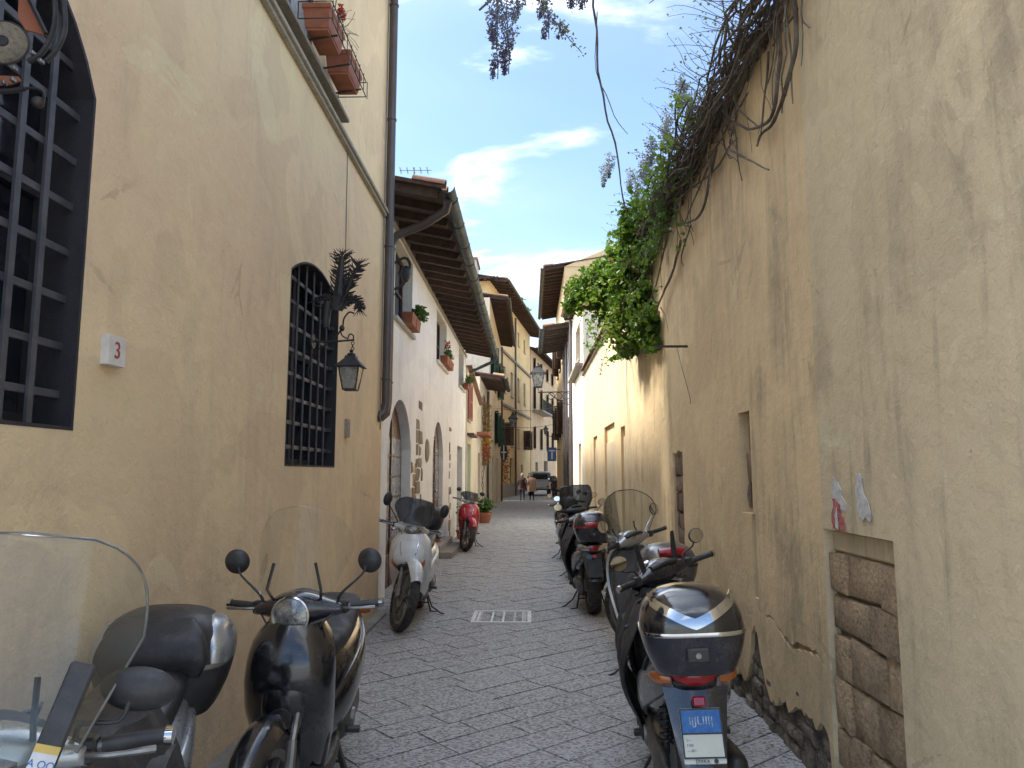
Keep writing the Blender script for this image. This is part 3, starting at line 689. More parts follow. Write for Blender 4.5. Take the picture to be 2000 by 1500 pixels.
# string course and window ledge
sm = MB(FL)
for n1, z0, z1 in ((0.045, 4.66, 4.69), (0.07, 4.69, 4.725), (0.05, 4.725, 4.745)): sm.box(0.4, 8.62, 0.001, n1, z0, z1)
sm.build('string_course', SILL, OH, smooth=0, bevel=0.004)
sm = MB(FL); sm.box(0.4, 6.45, 0.001, 0.10, 4.80, 4.835).box(0.4, 6.42, 0.001, 0.075, 4.835, 4.87).box(0.4, 6.40, 0.001, 0.045, 4.87, 4.93)
sm.build('window_ledge', SILL, OH, smooth=0, bevel=0.004)
window(OH, FL, w3, 0.16, SHUTB, LACE, 1, 1)
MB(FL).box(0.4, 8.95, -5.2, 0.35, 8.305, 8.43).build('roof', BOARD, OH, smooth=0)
def grille(parent, poly, rec, ys, zs, nb, label_r=0.011, flat=False, glass_n=0.12):
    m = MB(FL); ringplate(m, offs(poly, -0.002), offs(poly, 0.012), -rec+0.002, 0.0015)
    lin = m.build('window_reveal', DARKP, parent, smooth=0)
    plate('pane', DGLASS, lin, FL, offs(poly, 0.012), -rec+0.004, -rec+0.014)
    top = lambda s: max([z_at(poly, s)])
    for s in ys:
        zt = z_at(poly, s)-0.01
        m = MB(FL)
        z0 = min(p[1] for p in poly)+0.005
        if flat: m.box(s-0.015, s+0.015, -nb-0.006, -nb+0.006, z0, zt)
        else: m.tube([tuple((s, -nb, z0)), tuple((s, -nb, zt))], label_r, 8)
        m.build('grille_bar', GRILLE, lin, smooth=30)
    a = min(p[0] for p in poly)+0.005; b = max(p[0] for p in poly)-0.005
    for z in zs: MB(FL).box(a, b, -nb-0.018, -nb-0.008, z-0.015, z+0.015).build('grille_bar', GRILLE, lin, smooth=0, bevel=0.002)
    for z in zs:
        if flat: continue
        MB(FL).box(b-0.05, b+0.003, -nb-0.03, -nb+0.02, z-0.014, z+0.014).build('grille_fixing', GRILLE, lin, smooth=0)
    # window frame behind the bars
    f = MB(FL); c = (a+b)/2; z0 = min(p[1] for p in poly)
    f.box(c-0.035, c+0.035, -rec+0.016, -rec+0.05, z0, z_at(poly, c)); f.box(a, a+0.05, -rec+0.016, -rec+0.05, z0, z_at(poly, a+0.03)); f.box(b-0.05, b, -rec+0.016, -rec+0.05, z0, z_at(poly, b-0.03))
    f.box(a, b, -rec+0.015, -rec+0.045, z0, z0+0.06); f.box(a, b, -rec+0.015, -rec+0.042, z0+0.9, z0+0.94)
    f.build('window_frame', DARKP, lin, smooth=0)
def z_at(poly, s):
    best = -9
    for i in range(len(poly)):
        a, b = poly[i], poly[(i+1) % len(poly)]
        if (a[0]-s)*(b[0]-s) <= 0 and a[0] != b[0]:
            best = max(best, a[1]+(b[1]-a[1])*(s-a[0])/(b[0]-a[0]))
    return best
grille(OH, w1, 0.20, [2.605-0.150*i for i in range(9)], [1.90+0.186*i for i in range(9)], 0.045, flat=True)
grille(OH, w2, 0.24, [5.42+0.205*i for i in range(6)], [1.80+0.185*i for i in range(8)], 0.055, 0.009)
# downpipe on the corner
pipe(OH, [(-1.68, 8.60, 8.3), (-1.68, 8.60, 2.42), (-1.69, 8.56, 2.31), (-1.76, 8.50, 2.23)], 0.052, PIPE, clips=[(-1.68, 8.60, z) for z in (2.7, 4.3, 5.9, 7.4)])
MB().tube([(-1.71, 8.44, 8.25), (-1.71, 8.44, 2.1)], 0.006, 6).build('cable', CABLE, OH)
MB().tube(wig((-1.744, 6.78, 4.66), (-1.744, 6.82, 3.15), 12, 0.004), 0.004, 5).build('cable', CABLE, OH)
# number plate with a 3
NP = thing('number_plate', 'small white marble house number plate with red 3 beside the near grille window', 'house number', (-1.75, 3.01, 2.105))
def txt(body, size, mat, parent, M, name='lettering', ext=0.0015, align='CENTER', sx=1.0):
    cu = bpy.data.curves.new(name, 'FONT'); cu.body = body; cu.size = size; cu.extrude = ext; cu.align_x = align; cu.align_y = 'CENTER'
    o = bpy.data.objects.new(name, cu); C.objects.link(o); dg = bpy.context.evaluated_depsgraph_get()
    me = bpy.data.meshes.new_from_object(o.evaluated_get(dg)); bpy.data.objects.remove(o); me.materials.clear(); me.materials.append(mat)
    o = bpy.data.objects.new(name, me); C.objects.link(o); o.parent = parent; o.matrix_local = M @ Matrix.Scale(sx, 4, (1, 0, 0)); return o
def textM(pos, right, up):
    r, u = Vector(right).normalized(), Vector(up).normalized(); n = r.cross(u)
    return Matrix(((r.x, u.x, n.x, pos[0]), (r.y, u.y, n.y, pos[1]), (r.z, u.z, n.z, pos[2]), (0, 0, 0, 1)))
MB().box(0.0, 0.035, -0.065, 0.065, -0.062, 0.062).build('plate', MARBLE, NP, smooth=0, bevel=0.002)
txt('3', 0.10, REDINK, NP, textM((0.036, 0, 0), (0, 1, 0), (0, 0, 1)), 'number')
DB = thing('wall_plaque', 'tiny blank pale plaque on the ochre wall right of the lantern window', 'plaque', (-1.75, 7.02, 2.03))
MB().box(0.0, 0.03, -0.05, 0.05, -0.085, 0.085).build('plate', SILL, DB, smooth=0, bevel=0.004)

# ================================================================== WHITE HOUSE
WH = thing('white_house', 'low white plastered house with a deep dark eave and arched doors', 'house')
a1 = arch(9.9, 11.85, -0.2, 1.98, 0.70, 14); a2 = arch(14.55, 16.25, 0.24, 1.95, 0.72, 14); a3 = rect(19.45, 20.9, -0.1, 2.33)
ww = [rect(10.2, 11.75, 3.80, 5.0), rect(14.9, 16.7, 3.9, 4.96), rect(19.6, 21.1, 3.95, 5.02)]
wall('wall', WHI, WH, FW, rect(8.725, 21.9, -0.3, 5.14), [(a1, 0.20), (a2, 0.14), (a3, 0.18)]+[(q, 0.2) for q in ww], 5.0)
for q in ww: window(WH, FW, q, 0.2, SHUTB, DGLASS, 1, 1, WSILL)
MB(FW).box(8.73, 21.9, 0.001, 0.03, 5.03, 5.10).build('cornice', SILL, WH, smooth=0, bevel=0.005)
def door(parent, F, poly, rec, mat, panels=True, glass=False, name='door'):
    d = plate(name, mat, parent, F, poly_in(poly, 0.004), -rec+0.002, -rec+0.05)
    x0 = min(p[0] for p in poly); x1 = max(p[0] for p in poly); z0 = min(p[1] for p in poly); z1 = max(p[1] for p in poly); c = (x0+x1)/2
    if glass:
        for a, b in ((x0+0.14, c-0.06), (c+0.06, x1-0.14)): MB(F).box(a, b, -rec+0.051, -rec+0.058, z0+0.8, z1-0.55).build('door_glass', LACE, d, smooth=0)
        for k in range(5): MB(F).box(x0+0.1, x1-0.1, -rec+0.060, -rec+0.072, z0+0.85+k*0.3, z0+0.87+k*0.3).build('glazing_bar', mat, d, smooth=0)
    for a, b in ((x0+0.1, c-0.05), (c+0.05, x1-0.1)): MB(F).box(a, b, -rec+0.051, -rec+0.068, z0+0.12, z0+0.65).build('door_panel', mat, d, smooth=0, bevel=0.008)
    MB(F).box(c-0.02, c+0.02, -rec+0.051, -rec+0.075, z0+0.02, z1-0.3).build('door_stile', mat, d, smooth=0)
    MB(F).ell((c+0.07, -rec+0.10, z0+1.0), (0.025, 0.03, 0.025)).build('door_handle', CHROME, d)
    return d
door(WH, FW, a1, 0.20, DOORW, glass=True); door(WH, FW, a2, 0.14, DOORW, glass=True); door(WH, FW, a3, 0.18, SHUTB)
for k, (x1, z1) in enumerate(((0.42, 0.12), (0.2, 0.24))):
    MB(FW).box(14.3, 16.5, -0.2, x1, -0.1+0.001*k, z1).build('doorstep', KERB, WH, smooth=0, bevel=0.01)
eave(WH, FW, 8.9, 21.9, 5.12, 0.80, 0.16, 3.0, 25)
masonry(WH, FW, 12.35, 13.05, -0.1, 2.85, -0.02, 0.014, 0.34, 0.20, GSTONE, 'exposed_stone', seed=4)
masonry(WH, FW, 11.87, 12.33, -0.1, 1.78, -0.02, 0.012, 0.26, 0.22, SAND, 'exposed_stone', seed=5)
masonry(WH, FW, 17.45, 17.85, 0.0, 2.7, -0.02, 0.012, 0.3, 0.22, GSTONE, 'exposed_stone', seed=6)
MB(FW).lathe([(0.001, 0.0), (0.20, 0.001), (0.22, 0.012), (0.18, 0.03), (0.001, 0.03)], (13.65, 0, 2.02), 'y', 24).build('oval_plaque', GSTONE, WH)
# its downpipe with the sloping swan-neck from the gutter
pipe(WH, [(-1.02, 9.0, 5.02), (-1.06, 9.1, 4.93), (-1.35, 9.25, 4.80), (-1.72, 9.32, 4.68), (-1.80, 9.33, 4.55), (-1.80, 9.33, 2.50), (-1.81, 9.30, 2.36), (-1.90, 9.24, 2.27)], 0.055, PIPE, clips=[(-1.80, 9.33, z) for z in (2.75, 3.9, 4.5)])
pipe(WH, [(-0.98, 21.7, 5.02), (-1.10, 21.8, 4.9), (-1.80, 22.0, 4.62)], 0.05, GUT)
MB().tube(wig((-1.86, 9.0, 5.3), (-1.84, 8.95, 3.2), 8, 0.02), 0.005, 5).build('cable', CABLE, WH)
# sculpted lantern bracket beside the pipe (dark ornament)
m = MB(FW); m.tube([(9.9, 0, 4.45), (9.9, 0.18, 4.55), (9.9, 0.26, 4.45), (9.9, 0.2, 4.3), (9.9, 0.1, 4.35)], 0.02, 6, per=3); m.ell((9.9, 0.2, 4.32), (0.09, 0.07, 0.12)); m.tube([(9.9, 0, 4.1), (9.9, 0.15, 4.15), (9.9, 0.22, 4.28)], 0.02, 6, per=3)
m.build('iron_ornament', IRON, WH)
# TV aerial
AE = thing('tv_aerial', 'thin metal television aerial standing on the white house roof', 'aerial', (-1.72, 10.6, 5.3))
MB().tube([(0, 0, 0), (0, 0, 0.85)], 0.009, 6).build('mast', CABLE, AE)
m = MB(); m.tube([(-0.22, 0, 0.8), (0.26, 0, 0.8)], 0.005, 5)
for i in range(5): m.tube([(-0.2+i*0.1, -0.12, 0.8), (-0.2+i*0.1, 0.12, 0.8)], 0.0035, 5); m.tube([(-0.2+i*0.1, 0, 0.75), (-0.2+i*0.1, 0, 0.85)], 0.0035, 5)
m.build('dipole_rods', CABLE, AE)

# ================================================================== LEFT SIDE BEYOND
FH2 = FR((-1.86, 0, 0), (0, 1, 0), (1, 0, 0))
H2 = thing('cream_cottage', 'low cream house beyond the white house with a red shutter above a mint door', 'house')
d2 = rect(22.0, 23.4, 0.0, 2.5); s2 = rect(22.0, 22.8, 3.2, 4.3); d2b = rect(26.6, 27.9, 0.0, 2.35); s2b = rect(28.6, 29.8, 3.2, 4.6)
wall('wall', CRE, H2, FH2, [(21.92, -0.3), (31.9, -0.3), (31.9, 5.2), (27.4, 5.2), (27.4, 4.1), (21.92, 4.75)], [(d2, 0.15), (s2, 0.15), (d2b, 0.15), (s2b, 0.15)], 4.0)
MB(FH2).add([(21.92, -0.3, 4.76), (27.4, -0.3, 4.11), (27.4, 0.14, 4.11), (21.92, 0.14, 4.76), (21.92, -0.3, 4.82), (27.4, -0.3, 4.17), (27.4, 0.14, 4.17), (21.92, 0.14, 4.82)],
            [(0, 1, 2, 3), (4, 7, 6, 5), (0, 4, 5, 1), (3, 2, 6, 7), (0, 3, 7, 4), (1, 5, 6, 2)]).build('wall_coping', TILE, H2, smooth=0)
door(H2, FH2, d2, 0.15, MINT); window(H2, FH2, s2, 0.15, SHUTB, DGLASS, 1, 1, WSILL)
door(H2, FH2, d2b, 0.15, DOORW); window(H2, FH2, s2b, 0.15, SHUTG, DGLASS, 1, 1, SILL)
shutter(H2, FH2, 22.02, 1, 3.2, 4.3, 0.74, 4, REDS)
MB(FH2).box(21.95, 23.6, 0.001, 0.2, 2.72, 2.80).build('door_canopy', SHUTB, H2, smooth=0)
MB(FH2).box(25.9, 28.2, 0.001, 0.42, 2.95, 3.05).build('door_canopy', TERRA, H2, smooth=0)
eave(H2, FH2, 27.5, 31.9, 5.15, 0.85, 0.14, 2.6, 14)
pipe(H2, [(-1.78, 31.8, 5.1), (-1.78, 31.8, 0.0)], 0.05, PIPE)
FH3 = FR((-1.75, 0, 0), (0, 1, 0), (1, 0, 0))
H3 = thing('tall_cream_house', 'tall pale yellow house with green shutters rising behind the cream cottage', 'house')
h3w = [rect(33.2, 34.3, 5.7, 7.5), rect(36.5, 37.6, 5.7, 7.5), rect(40, 41.1, 5.7, 7.5), rect(33.4, 34.4, 3.1, 4.7), rect(37, 38, 3.1, 4.7), rect(41, 42, 3.1, 4.7), rect(34.5, 35.7, 0.0, 2.4), rect(39.0, 40.2, 0.0, 2.4)]
wall('wall', CRE, H3, FH3, rect(31.95, 44.4, -0.3, 9.3), [(q, 0.15) for q in h3w], 5.0)
for i, q in enumerate(h3w):
    if i < 6:
        window(H3, FH3, q, 0.15, SHUTB, DGLASS, 1, 1, SILL)
        if i in (1, 3): continue
        shutter(H3, FH3, q[0][0], 1, q[0][1], q[2][1], 0.5, 158, SHUTG); shutter(H3, FH3, q[1][0], -1, q[0][1], q[2][1], 0.5, 150, SHUTG)
    else: door(H3, FH3, q, 0.15, SHUTB)
eave(H3, FH3, 32.0, 44.4, 9.25, 0.75, 0.12, 3.0, 22)
MB(FR((-1.75, 31.95, 0), (1, 0, 0), (0, -1, 0))).box(-5.0, 0.0, 0.001, 0.05, 7.9, 8.0).build('string_course', SILL, H3, smooth=0)
pipe(H3, [(-1.66, 44.2, 9.2), (-1.66, 44.2, 0.0)], 0.055, PIPE)
# big ochre palazzo, facade turning with the street
PA = Vector((-2.45, 45.0, 0)); PB = Vector((0.02, 63.5, 0)); pd = (PB-PA).normalized(); pn = Vector((pd.y, -pd.x, 0)); plen = (PB-PA).length
FP = FR(PA, pd, pn)
PZ = thing('ochre_palazzo', 'tall ochre palazzo with stone string courses and a long dark eave at the bend', 'palazzo')
cols = [1.6, 4.9, 8.2, 11.5, 14.8]; pw = []
for c in cols: pw += [rect(c, c+0.9, 11.4, 12.5), rect(c-0.1, c+1.0, 7.1, 8.9), rect(c-0.1, c+1.0, 3.5, 5.0)]
pg = [rect(2.0, 3.3, 0, 2.6), rect(7.8, 9.2, 0, 2.7), rect(13.2, 14.3, 0.9, 2.3)]
wall('wall', PALY, PZ, FP, rect(0, plen, -0.3, 13.5), [(q, 0.2) for q in pw+pg], 9.0)
for q in pw: window(PZ, FP, q, 0.2, SHUTB, DGLASS, 1, 1, SILL, 0.07)
for c in (1, 4): 
    q = pw[3*c+2]; shutter(PZ, FP, q[0][0], 1, q[0][1], q[2][1], 0.55, 100, SHUTB); shutter(PZ, FP, q[1][0], -1, q[0][1], q[2][1], 0.55, 100, SHUTB)
for q in pg[:2]: door(PZ, FP, q, 0.2, SHUTB)
window(PZ, FP, pg[2], 0.2, SHUTB, DGLASS, 1, 0)
for z in (6.15, 9.75): MB(FP).box(0, plen, 0.001, 0.14, z, z+0.16).build('string_course', SILL, PZ, smooth=0)
MB(FP).box(0, plen, 0.001, 0.07, -0.1, 0.9).build('plinth', SILL, PZ, smooth=0)
eave(PZ, FP, -0.6, plen+0.3, 13.45, 1.15, 0.22, 6.0, 26, raft=(0.13, 0.16))
FPg = FR(PA, (-1, 0, 0), (0, -1, 0))
eave(PZ, FPg, -0.5, 6.0, 13.45, 0.9, 0.18, 0.6, 10, raft=(0.13, 0.16), gutter=False)
MB().box(-5.3, -3.5, 47.5, 50, 13.6, 15.6).build('chimney_stack', CRE, PZ, smooth=0); MB().box(-5.4, -3.4, 47.4, 50.1, 15.6, 15.75).build('chimney_cap', TILE, PZ, smooth=0)
pipe(PZ, [tuple(PA+pd*9.9+pn*0.1+Vector((0, 0, 13.2))), tuple(PA+pd*9.9+pn*0.1)], 0.07, PIPE)
for i, (x, y, z, r) in enumerate(((-5.6, 48, 16.0, 0.75), (-1.2, 53.6, 14.1, 0.5), (-0.6, 57.0, 14.1, 0.45))):
    T = thing('roof_terrace_shrub', ('rounded green shrub on the roof terrace left of the palazzo chimney', 'green shrub growing above the nearer half of the palazzo eave', 'green shrub growing above the farther half of the palazzo eave')[i], 'shrub', (x, y, z), group='shrubs on the palazzo roof')
    m = MB(); leaves(m, inell((0, 0, r*0.55), (r*(1.2 if i == 0 else 2.0), r, r*0.7), 260), 0.16); m.build('foliage', LEAFG, T, smooth=0, recalc=False, kind='stuff')
    MB().tube([(0, 0, -0.6), (0.02, 0, r*0.5)], [0.05, 0.02], 6).build('trunk', TWIG, T)
# end buildings
QA = Vector((0.1, 64.0, 0)); QB = Vector((2.75, 79.0, 0)); qd = (QB-QA).normalized(); FQ = FR(QA, qd, (qd.y, -qd.x, 0)); ql = (QB-QA).length
PK = thing('pink_house', 'pinkish house with a balcony beyond the ochre palazzo', 'house')
qw = [rect(c, c+1.1, z, z+h) for c in (1.5, 5.2, 9.0, 12.4) for z, h in ((10.6, 1.2), (7.3, 2.0), (3.8, 1.9))]; qg = [rect(2.2, 3.6, 0, 2.6), rect(7.0, 9.5, 0, 2.8)]
wall('wall', PNK, PK, FQ, rect(0, ql, -0.3, 12.4), [(q, 0.2) for q in qw+qg], 8.0)
wall('side_wall', PNK, PK, FR((0.1, 63.97, 0), (-1, 0, 0), (0, -1, 0)), rect(0.0, 3.0, 9.5, 12.4), [], 0.2)
for q in qw: window(PK, FQ, q, 0.2, SHUTB, DGLASS, 1, 1, SILL, 0.07); shutter(PK, FQ, q[0][0], 1, q[0][1], q[2][1], 0.5, 150, SHUTB, 6)
for q in qg: door(PK, FQ, q, 0.2, SHUTB)
eave(PK, FQ, -0.4, ql, 12.35, 0.9, 0.25, 5.0, 14, raft=(0.12, 0.14))
m = MB(FQ); m.box(0.6, 6.8, 0.001, 1.0, 6.95, 7.1); bs = m.build('balcony_slab', SILL, PK, smooth=0)
m = MB(FQ)
for i in range(26): m.box(0.65+i*0.24, 0.68+i*0.24, 0.94, 0.97, 7.1, 8.0)
m.box(0.6, 6.8, 0.93, 0.98, 8.0, 8.05); m.build('balcony_railing', IRON, PK, smooth=0)
YH = thing('yellow_end_house', 'warm yellow house closing the far end of the street', 'house')
FY = FR((-2, 88, 0), (1, 0, 0), (0, -1, 0)); yw = [rect(c, c+1.2, z, z+1.9) for c in (3.2, 5.2, 8.0, 11.0) for z in (3.6, 7.2, 10.6)]
wall('wall', PALY, YH, FY, rect(0, 18, -0.3, 13.8), [(q, 0.2) for q in yw], 8.0)
for q in yw: window(YH, FY, q, 0.2, SHUTG, DGLASS, 1, 1, SILL, 0.08)
eave(YH, FY, 0, 18, 13.7, 0.9, 0.2, 4.0, 16)

# ================================================================== RIGHT SIDE
GW = thing('garden_wall', 'high stained beige garden wall along the right with blocked openings', 'wall')
slot1 = rect(5.10, 5.38, 1.33, 2.03); slot2 = rect(5.05, 5.14, 0.78, 1.33); bslot = jag(rect(7.38, 7.86, 0.55, 1.82), 0.02, 5, 5)
b1 = rect(16.6, 17.6, -0.1, 2.45); b2 = rect(13.2, 15.0, -0.1, 2.52); b3 = rect(11.75, 12.3, -0.1, 2.36)
r2 = random.Random(11); dm = [(3.93, -0.25), (6.2, -0.25)]
y = 6.15
while y > 3.95:
    peak = 0.17+0.13*max(0, math.sin((y-3.6)*2.3))+0.40*math.exp(-((y-5.15)/0.14)**2)
    dm.append((y, peak+r2.uniform(-0.02, 0.022)+0.09*(noise.noise(Vector((y*4.1, 0, 0)))+0.5*noise.noise(Vector((y*11, 3, 0)))))); y -= r2.uniform(0.018, 0.05)
dm.append((3.93, 0.08))
cr_top = []; cr_bot = []; y = 3.95
while y < 4.95:
    t = (y-3.95)/1.0; z = 0.62+0.03*math.sin(t*9)+r2.uniform(-0.012, 0.012)+0.06*t; h = 0.006+0.045*math.sin(PI*min(1, t*1.1+0.05))*r2.uniform(0.4, 1)*(1-t*0.6)
    cr_bot.append((y, z-h/2)); cr_top.append((y, z+h/2+0.004)); y += 0.045
crack = cr_bot+cr_top[::-1]
wall('wall', GAR, GW, FG, [(3.87, -0.4), (20.6, -0.4), (20.6, 4.30), (3.87, 4.30)], [(slot1, 0.10), (slot2, 0.08), (bslot, 0.07), (b1, 0.05), (b2, 0.06), (b3, 0.07), (dm, 0.06), (crack, 0.025)], 0.45)
masonry(GW, FG, 5.12, 5.36, 1.36, 2.02, -0.098, -0.045, 0.13, 0.20, BRICK, 'blocked_slot_brick', seed=8)
masonry(GW, FG, 7.40, 7.84, 0.58, 1.80, -0.068, -0.012, 0.27, 0.16, BRICK, 'brick', rag=0.2, seed=9)
rough_back(GW, FG, 3.9, 6.2, -0.15, 0.92, -0.050, 0.018, RUB, 'bare_masonry', 0.03)
masonry(GW, FG, 3.97, 6.1, -0.12, 0.42, -0.06, -0.008, 0.15, 0.09, RUB, 'rubble_stone', rag=0.6, seed=12, limit=90)
for a, b in ((16.62, 17.58), (13.22, 14.98), (11.77, 12.28)):
    MB(FG).box(a+0.1, b-0.1, -0.048, -0.03, -0.1, 2.2).build('blocked_door_panel', GAR2, GW, smooth=0, bevel=0.006)
cp = MB(FG); cp.box(3.9, 20.6, -0.47, 0.05, 4.301, 4.36).build('wall_coping', SILL, GW, smooth=0, bevel=0.01)
tl_arc = [[(0.42*t, 0.085*math.cos(PI*q/6), 0.085*math.sin(PI*q/6)) for q in range(7)]+[(0.42*t, 0.068*math.cos(PI*q/6), 0.068*math.sin(PI*q/6)) for q in range(6, -1, -1)] for t in (0, 1)]
tme = None
for i in range(28):                                      # row of clay tiles on the far coping
    for r_ in (0.06, -0.12):
        y0 = 9.6+i*0.39
        if tme is None: o = MB().rings(tl_arc).build('coping_tile', TILE, GW, smooth=60); tme = o.data
        else: o = inst(tme, 'coping_tile', GW)
        o.matrix_local = FG @ Matrix.Translation((y0, r_-0.02, 4.37)) @ Matrix.Rotation(0.03, 4, 'Y') @ Matrix.Rotation(PI/2*0, 4, 'Z')
NW = thing('near_garden_building', 'greenish beige plastered wall with a stone blocked doorway at the right edge', 'wall')
dw = rect(3.13, 3.862, -0.35, 1.325)
wall('wall', GAR2, NW, FN, [(0.4, -0.4), (3.866, -0.4), (3.866, 4.45), (0.4, 4.45)], [(dw, 0.13)], 0.5)
masonry(NW, FN, 3.135, 3.858, -0.2, 1.22, -0.128, -0.012, 0.33, 0.195, SAND, 'blocking_stone', seed=21)
rough_back(NW, FN, 3.133, 3.86, -0.3, 1.215, -0.080, 0.012, GSTONE, 'mortar_bed', 0.03)
MB(FN).box(3.135, 3.858, -0.128, -0.045, 1.215, 1.322).build('plaster_lintel', GAR2, NW, smooth=0, bevel=0.01)
# torn paper remnants
for i, (lab, y0, z0, w_, h_, mt) in enumerate((('torn white poster scrap above the left end of the blocked doorway', 3.655, 1.50, 0.17, 0.15, PAPER), ('torn red poster scrap touching the blocked doorway top', 3.66, 1.40, 0.19, 0.15, PAPERR), ('torn white poster scrap above the middle of the blocked doorway', 3.38, 1.50, 0.15, 0.20, PAPER))):
    P_ = thing('poster_scrap', lab, 'poster scrap', (1.485, y0, z0), group='torn posters on the right wall')
    po = jag([(-w_*0.5, -h_/2), (w_*0.4, -h_*0.45), (w_*0.3, h_/2), (-w_*0.05, h_*0.4)], 0.017, 6, 40+i)
    plate('paper', mt, P_, FR((0, 0, 0), (0, 1, 0), (-1, 0, 0)), po, 0.001+0.002*i, 0.004+0.002*i)
    if mt is PAPERR: plate('white_tear', PAPER, P_, FR((0, 0, 0), (0, 1, 0), (-1, 0, 0)), jag([(-0.01, -0.07), (0.02, -0.06), (0.03, 0.0), (0.0, 0.04)], 0.008, 4, 77), 0.0095, 0.0105)
IB = thing('iron_wall_bar', 'short rusty iron bar sticking out of the garden wall, trailing a wire', 'iron bar', (1.5, 7.0, 2.80))
MB().box(-0.30, 0.0, -0.012, 0.012, -0.01, 0.01).build('bar', IRON, IB, smooth=0)
MB().tube(wig((-0.10, 0.0, -0.01), (-0.01, -0.05, -0.55), 10, 0.05), 0.003, 5).build('wire', CABLE, IB)
# cream house right beyond the garden wall
R0 = thing('cream_house', 'cream house beyond the garden wall with a trellised window', 'house')
r0w = [rect(21.8, 23.9, 5.0, 6.15), rect(21.9, 23.0, 0.0, 2.5)]
wall('wall', CRE, R0, FG, rect(20.62, 25.6, -0.3, 6.9), [(q, 0.18) for q in r0w], 4.0)
window(R0, FG, r0w[0], 0.18, SHUTB, BRICK, 1, 0, SILL); door(R0, FG, r0w[1], 0.18, CRE)
MB(FG).box(20.7, 24.9, 0.001, 0.22, 4.62, 4.70).build('ledge', SILL, R0, smooth=0)
pipe(R0, [(1.42, 25.4, 6.9), (1.42, 25.4, 0)], 0.05, PIPE)
eave(R0, FG, 20.7, 25.5, 6.88, 0.35, 0.05, 3.0, 12, gutter=False)
R1 = thing('pale_house', 'pale house with a deep low eave beyond the cream house on the right', 'house')
r1w = [rect(27, 27.9, 3.4, 5.0), rect(29.2, 30.1, 3.4, 5.0), rect(28.2, 29.2, 0, 2.4)]
wall('wall', WHI, R1, FG, rect(25.62, 31.0, -0.3, 6.75), [(q, 0.15) for q in r1w], 4.0)
for q in r1w[:2]: window(R1, FG, q, 0.15, SHUTB, DGLASS, 1, 1, SILL)
door(R1, FG, r1w[2], 0.15, DOORW)
eave(R1, FG, 25.7, 31.0, 6.7, 0.98, 0.16, 3.0, 11)
for y in (26.1, 28.6, 30.7): pipe(R1, [(1.42, y, 6.7), (1.42, y, 0)], 0.055, PIPE)
R2 = thing('tall_right_house', 'tall house with a dark high eave behind the ivy on the right', 'house')
r2w = [rect(c, c+1.0, z, z+1.5) for c in (32.6, 35.6, 38.4) for z in (3.3, 6.6)]+[rect(33.8, 35, 0, 2.5)]
wall('wall', OCH2, R2, FG, rect(31.02, 41.5, -0.3, 10.4), [(q, 0.15) for q in r2w], 5.0)
for q in r2w[:6]: window(R2, FG, q, 0.15, SHUTB, DGLASS, 1, 1, SILL); shutter(R2, FG, q[0][0], 1, q[0][1], q[2][1], 0.5, 140, SHUTB, 6)
door(R2, FG, r2w[6], 0.15, SHUTB)
eave(R2, FG, 31.0, 41.5, 10.35, 0.85, 0.14, 4.0, 18)
FG2 = FR((1.5, 31.0, 0), (1, 0, 0), (0, -1, 0))
MB(FG2).add([(0, 0.02, 10.4), (5, 0.02, 10.4), (5, 0.02, 11.3), (2.6, 0.02, 11.5), (0, -0.3, 10.45), (5, -0.3, 10.4), (5, -0.3, 11.3), (2.6, -0.3, 11.5)], [(0, 1, 2, 3), (4, 7, 6, 5), (0, 3, 7, 4), (0, 4, 5, 1), (1, 5, 6, 2), (2, 6, 7, 3)]).build('gable', OCH2, R2, smooth=0)
R3 = thing('far_right_house', 'plain ochre house past the tall house on the right', 'house')
wall('wall', PALY, R3, FR((2.6, 0, 0), (0, 1, 0), (-1, 0, 0)), rect(41.6, 60, -0.3, 8.5), [], 5.0)
# climbing trellis on the cream house
TR = thing('wall_trellis', 'tall narrow grey trellis fixed to the pale house wall', 'trellis', (1.44, 27.3, 0.2))
m = MB()
for y in (-0.5, 0, 0.5): m.box(-0.015, 0.015, y-0.02, y+0.02, 0, 3.4)
for i in range(14): m.beam((-0.012, -0.5, i*0.25), (-0.012, 0.5, i*0.25+0.25), 0.02, 0.03); m.beam((-0.02, 0.5, i*0.25), (-0.02, -0.5, i*0.25+0.25), 0.02, 0.03)
m.build('lattice', SHUTB, TR, smooth=0)
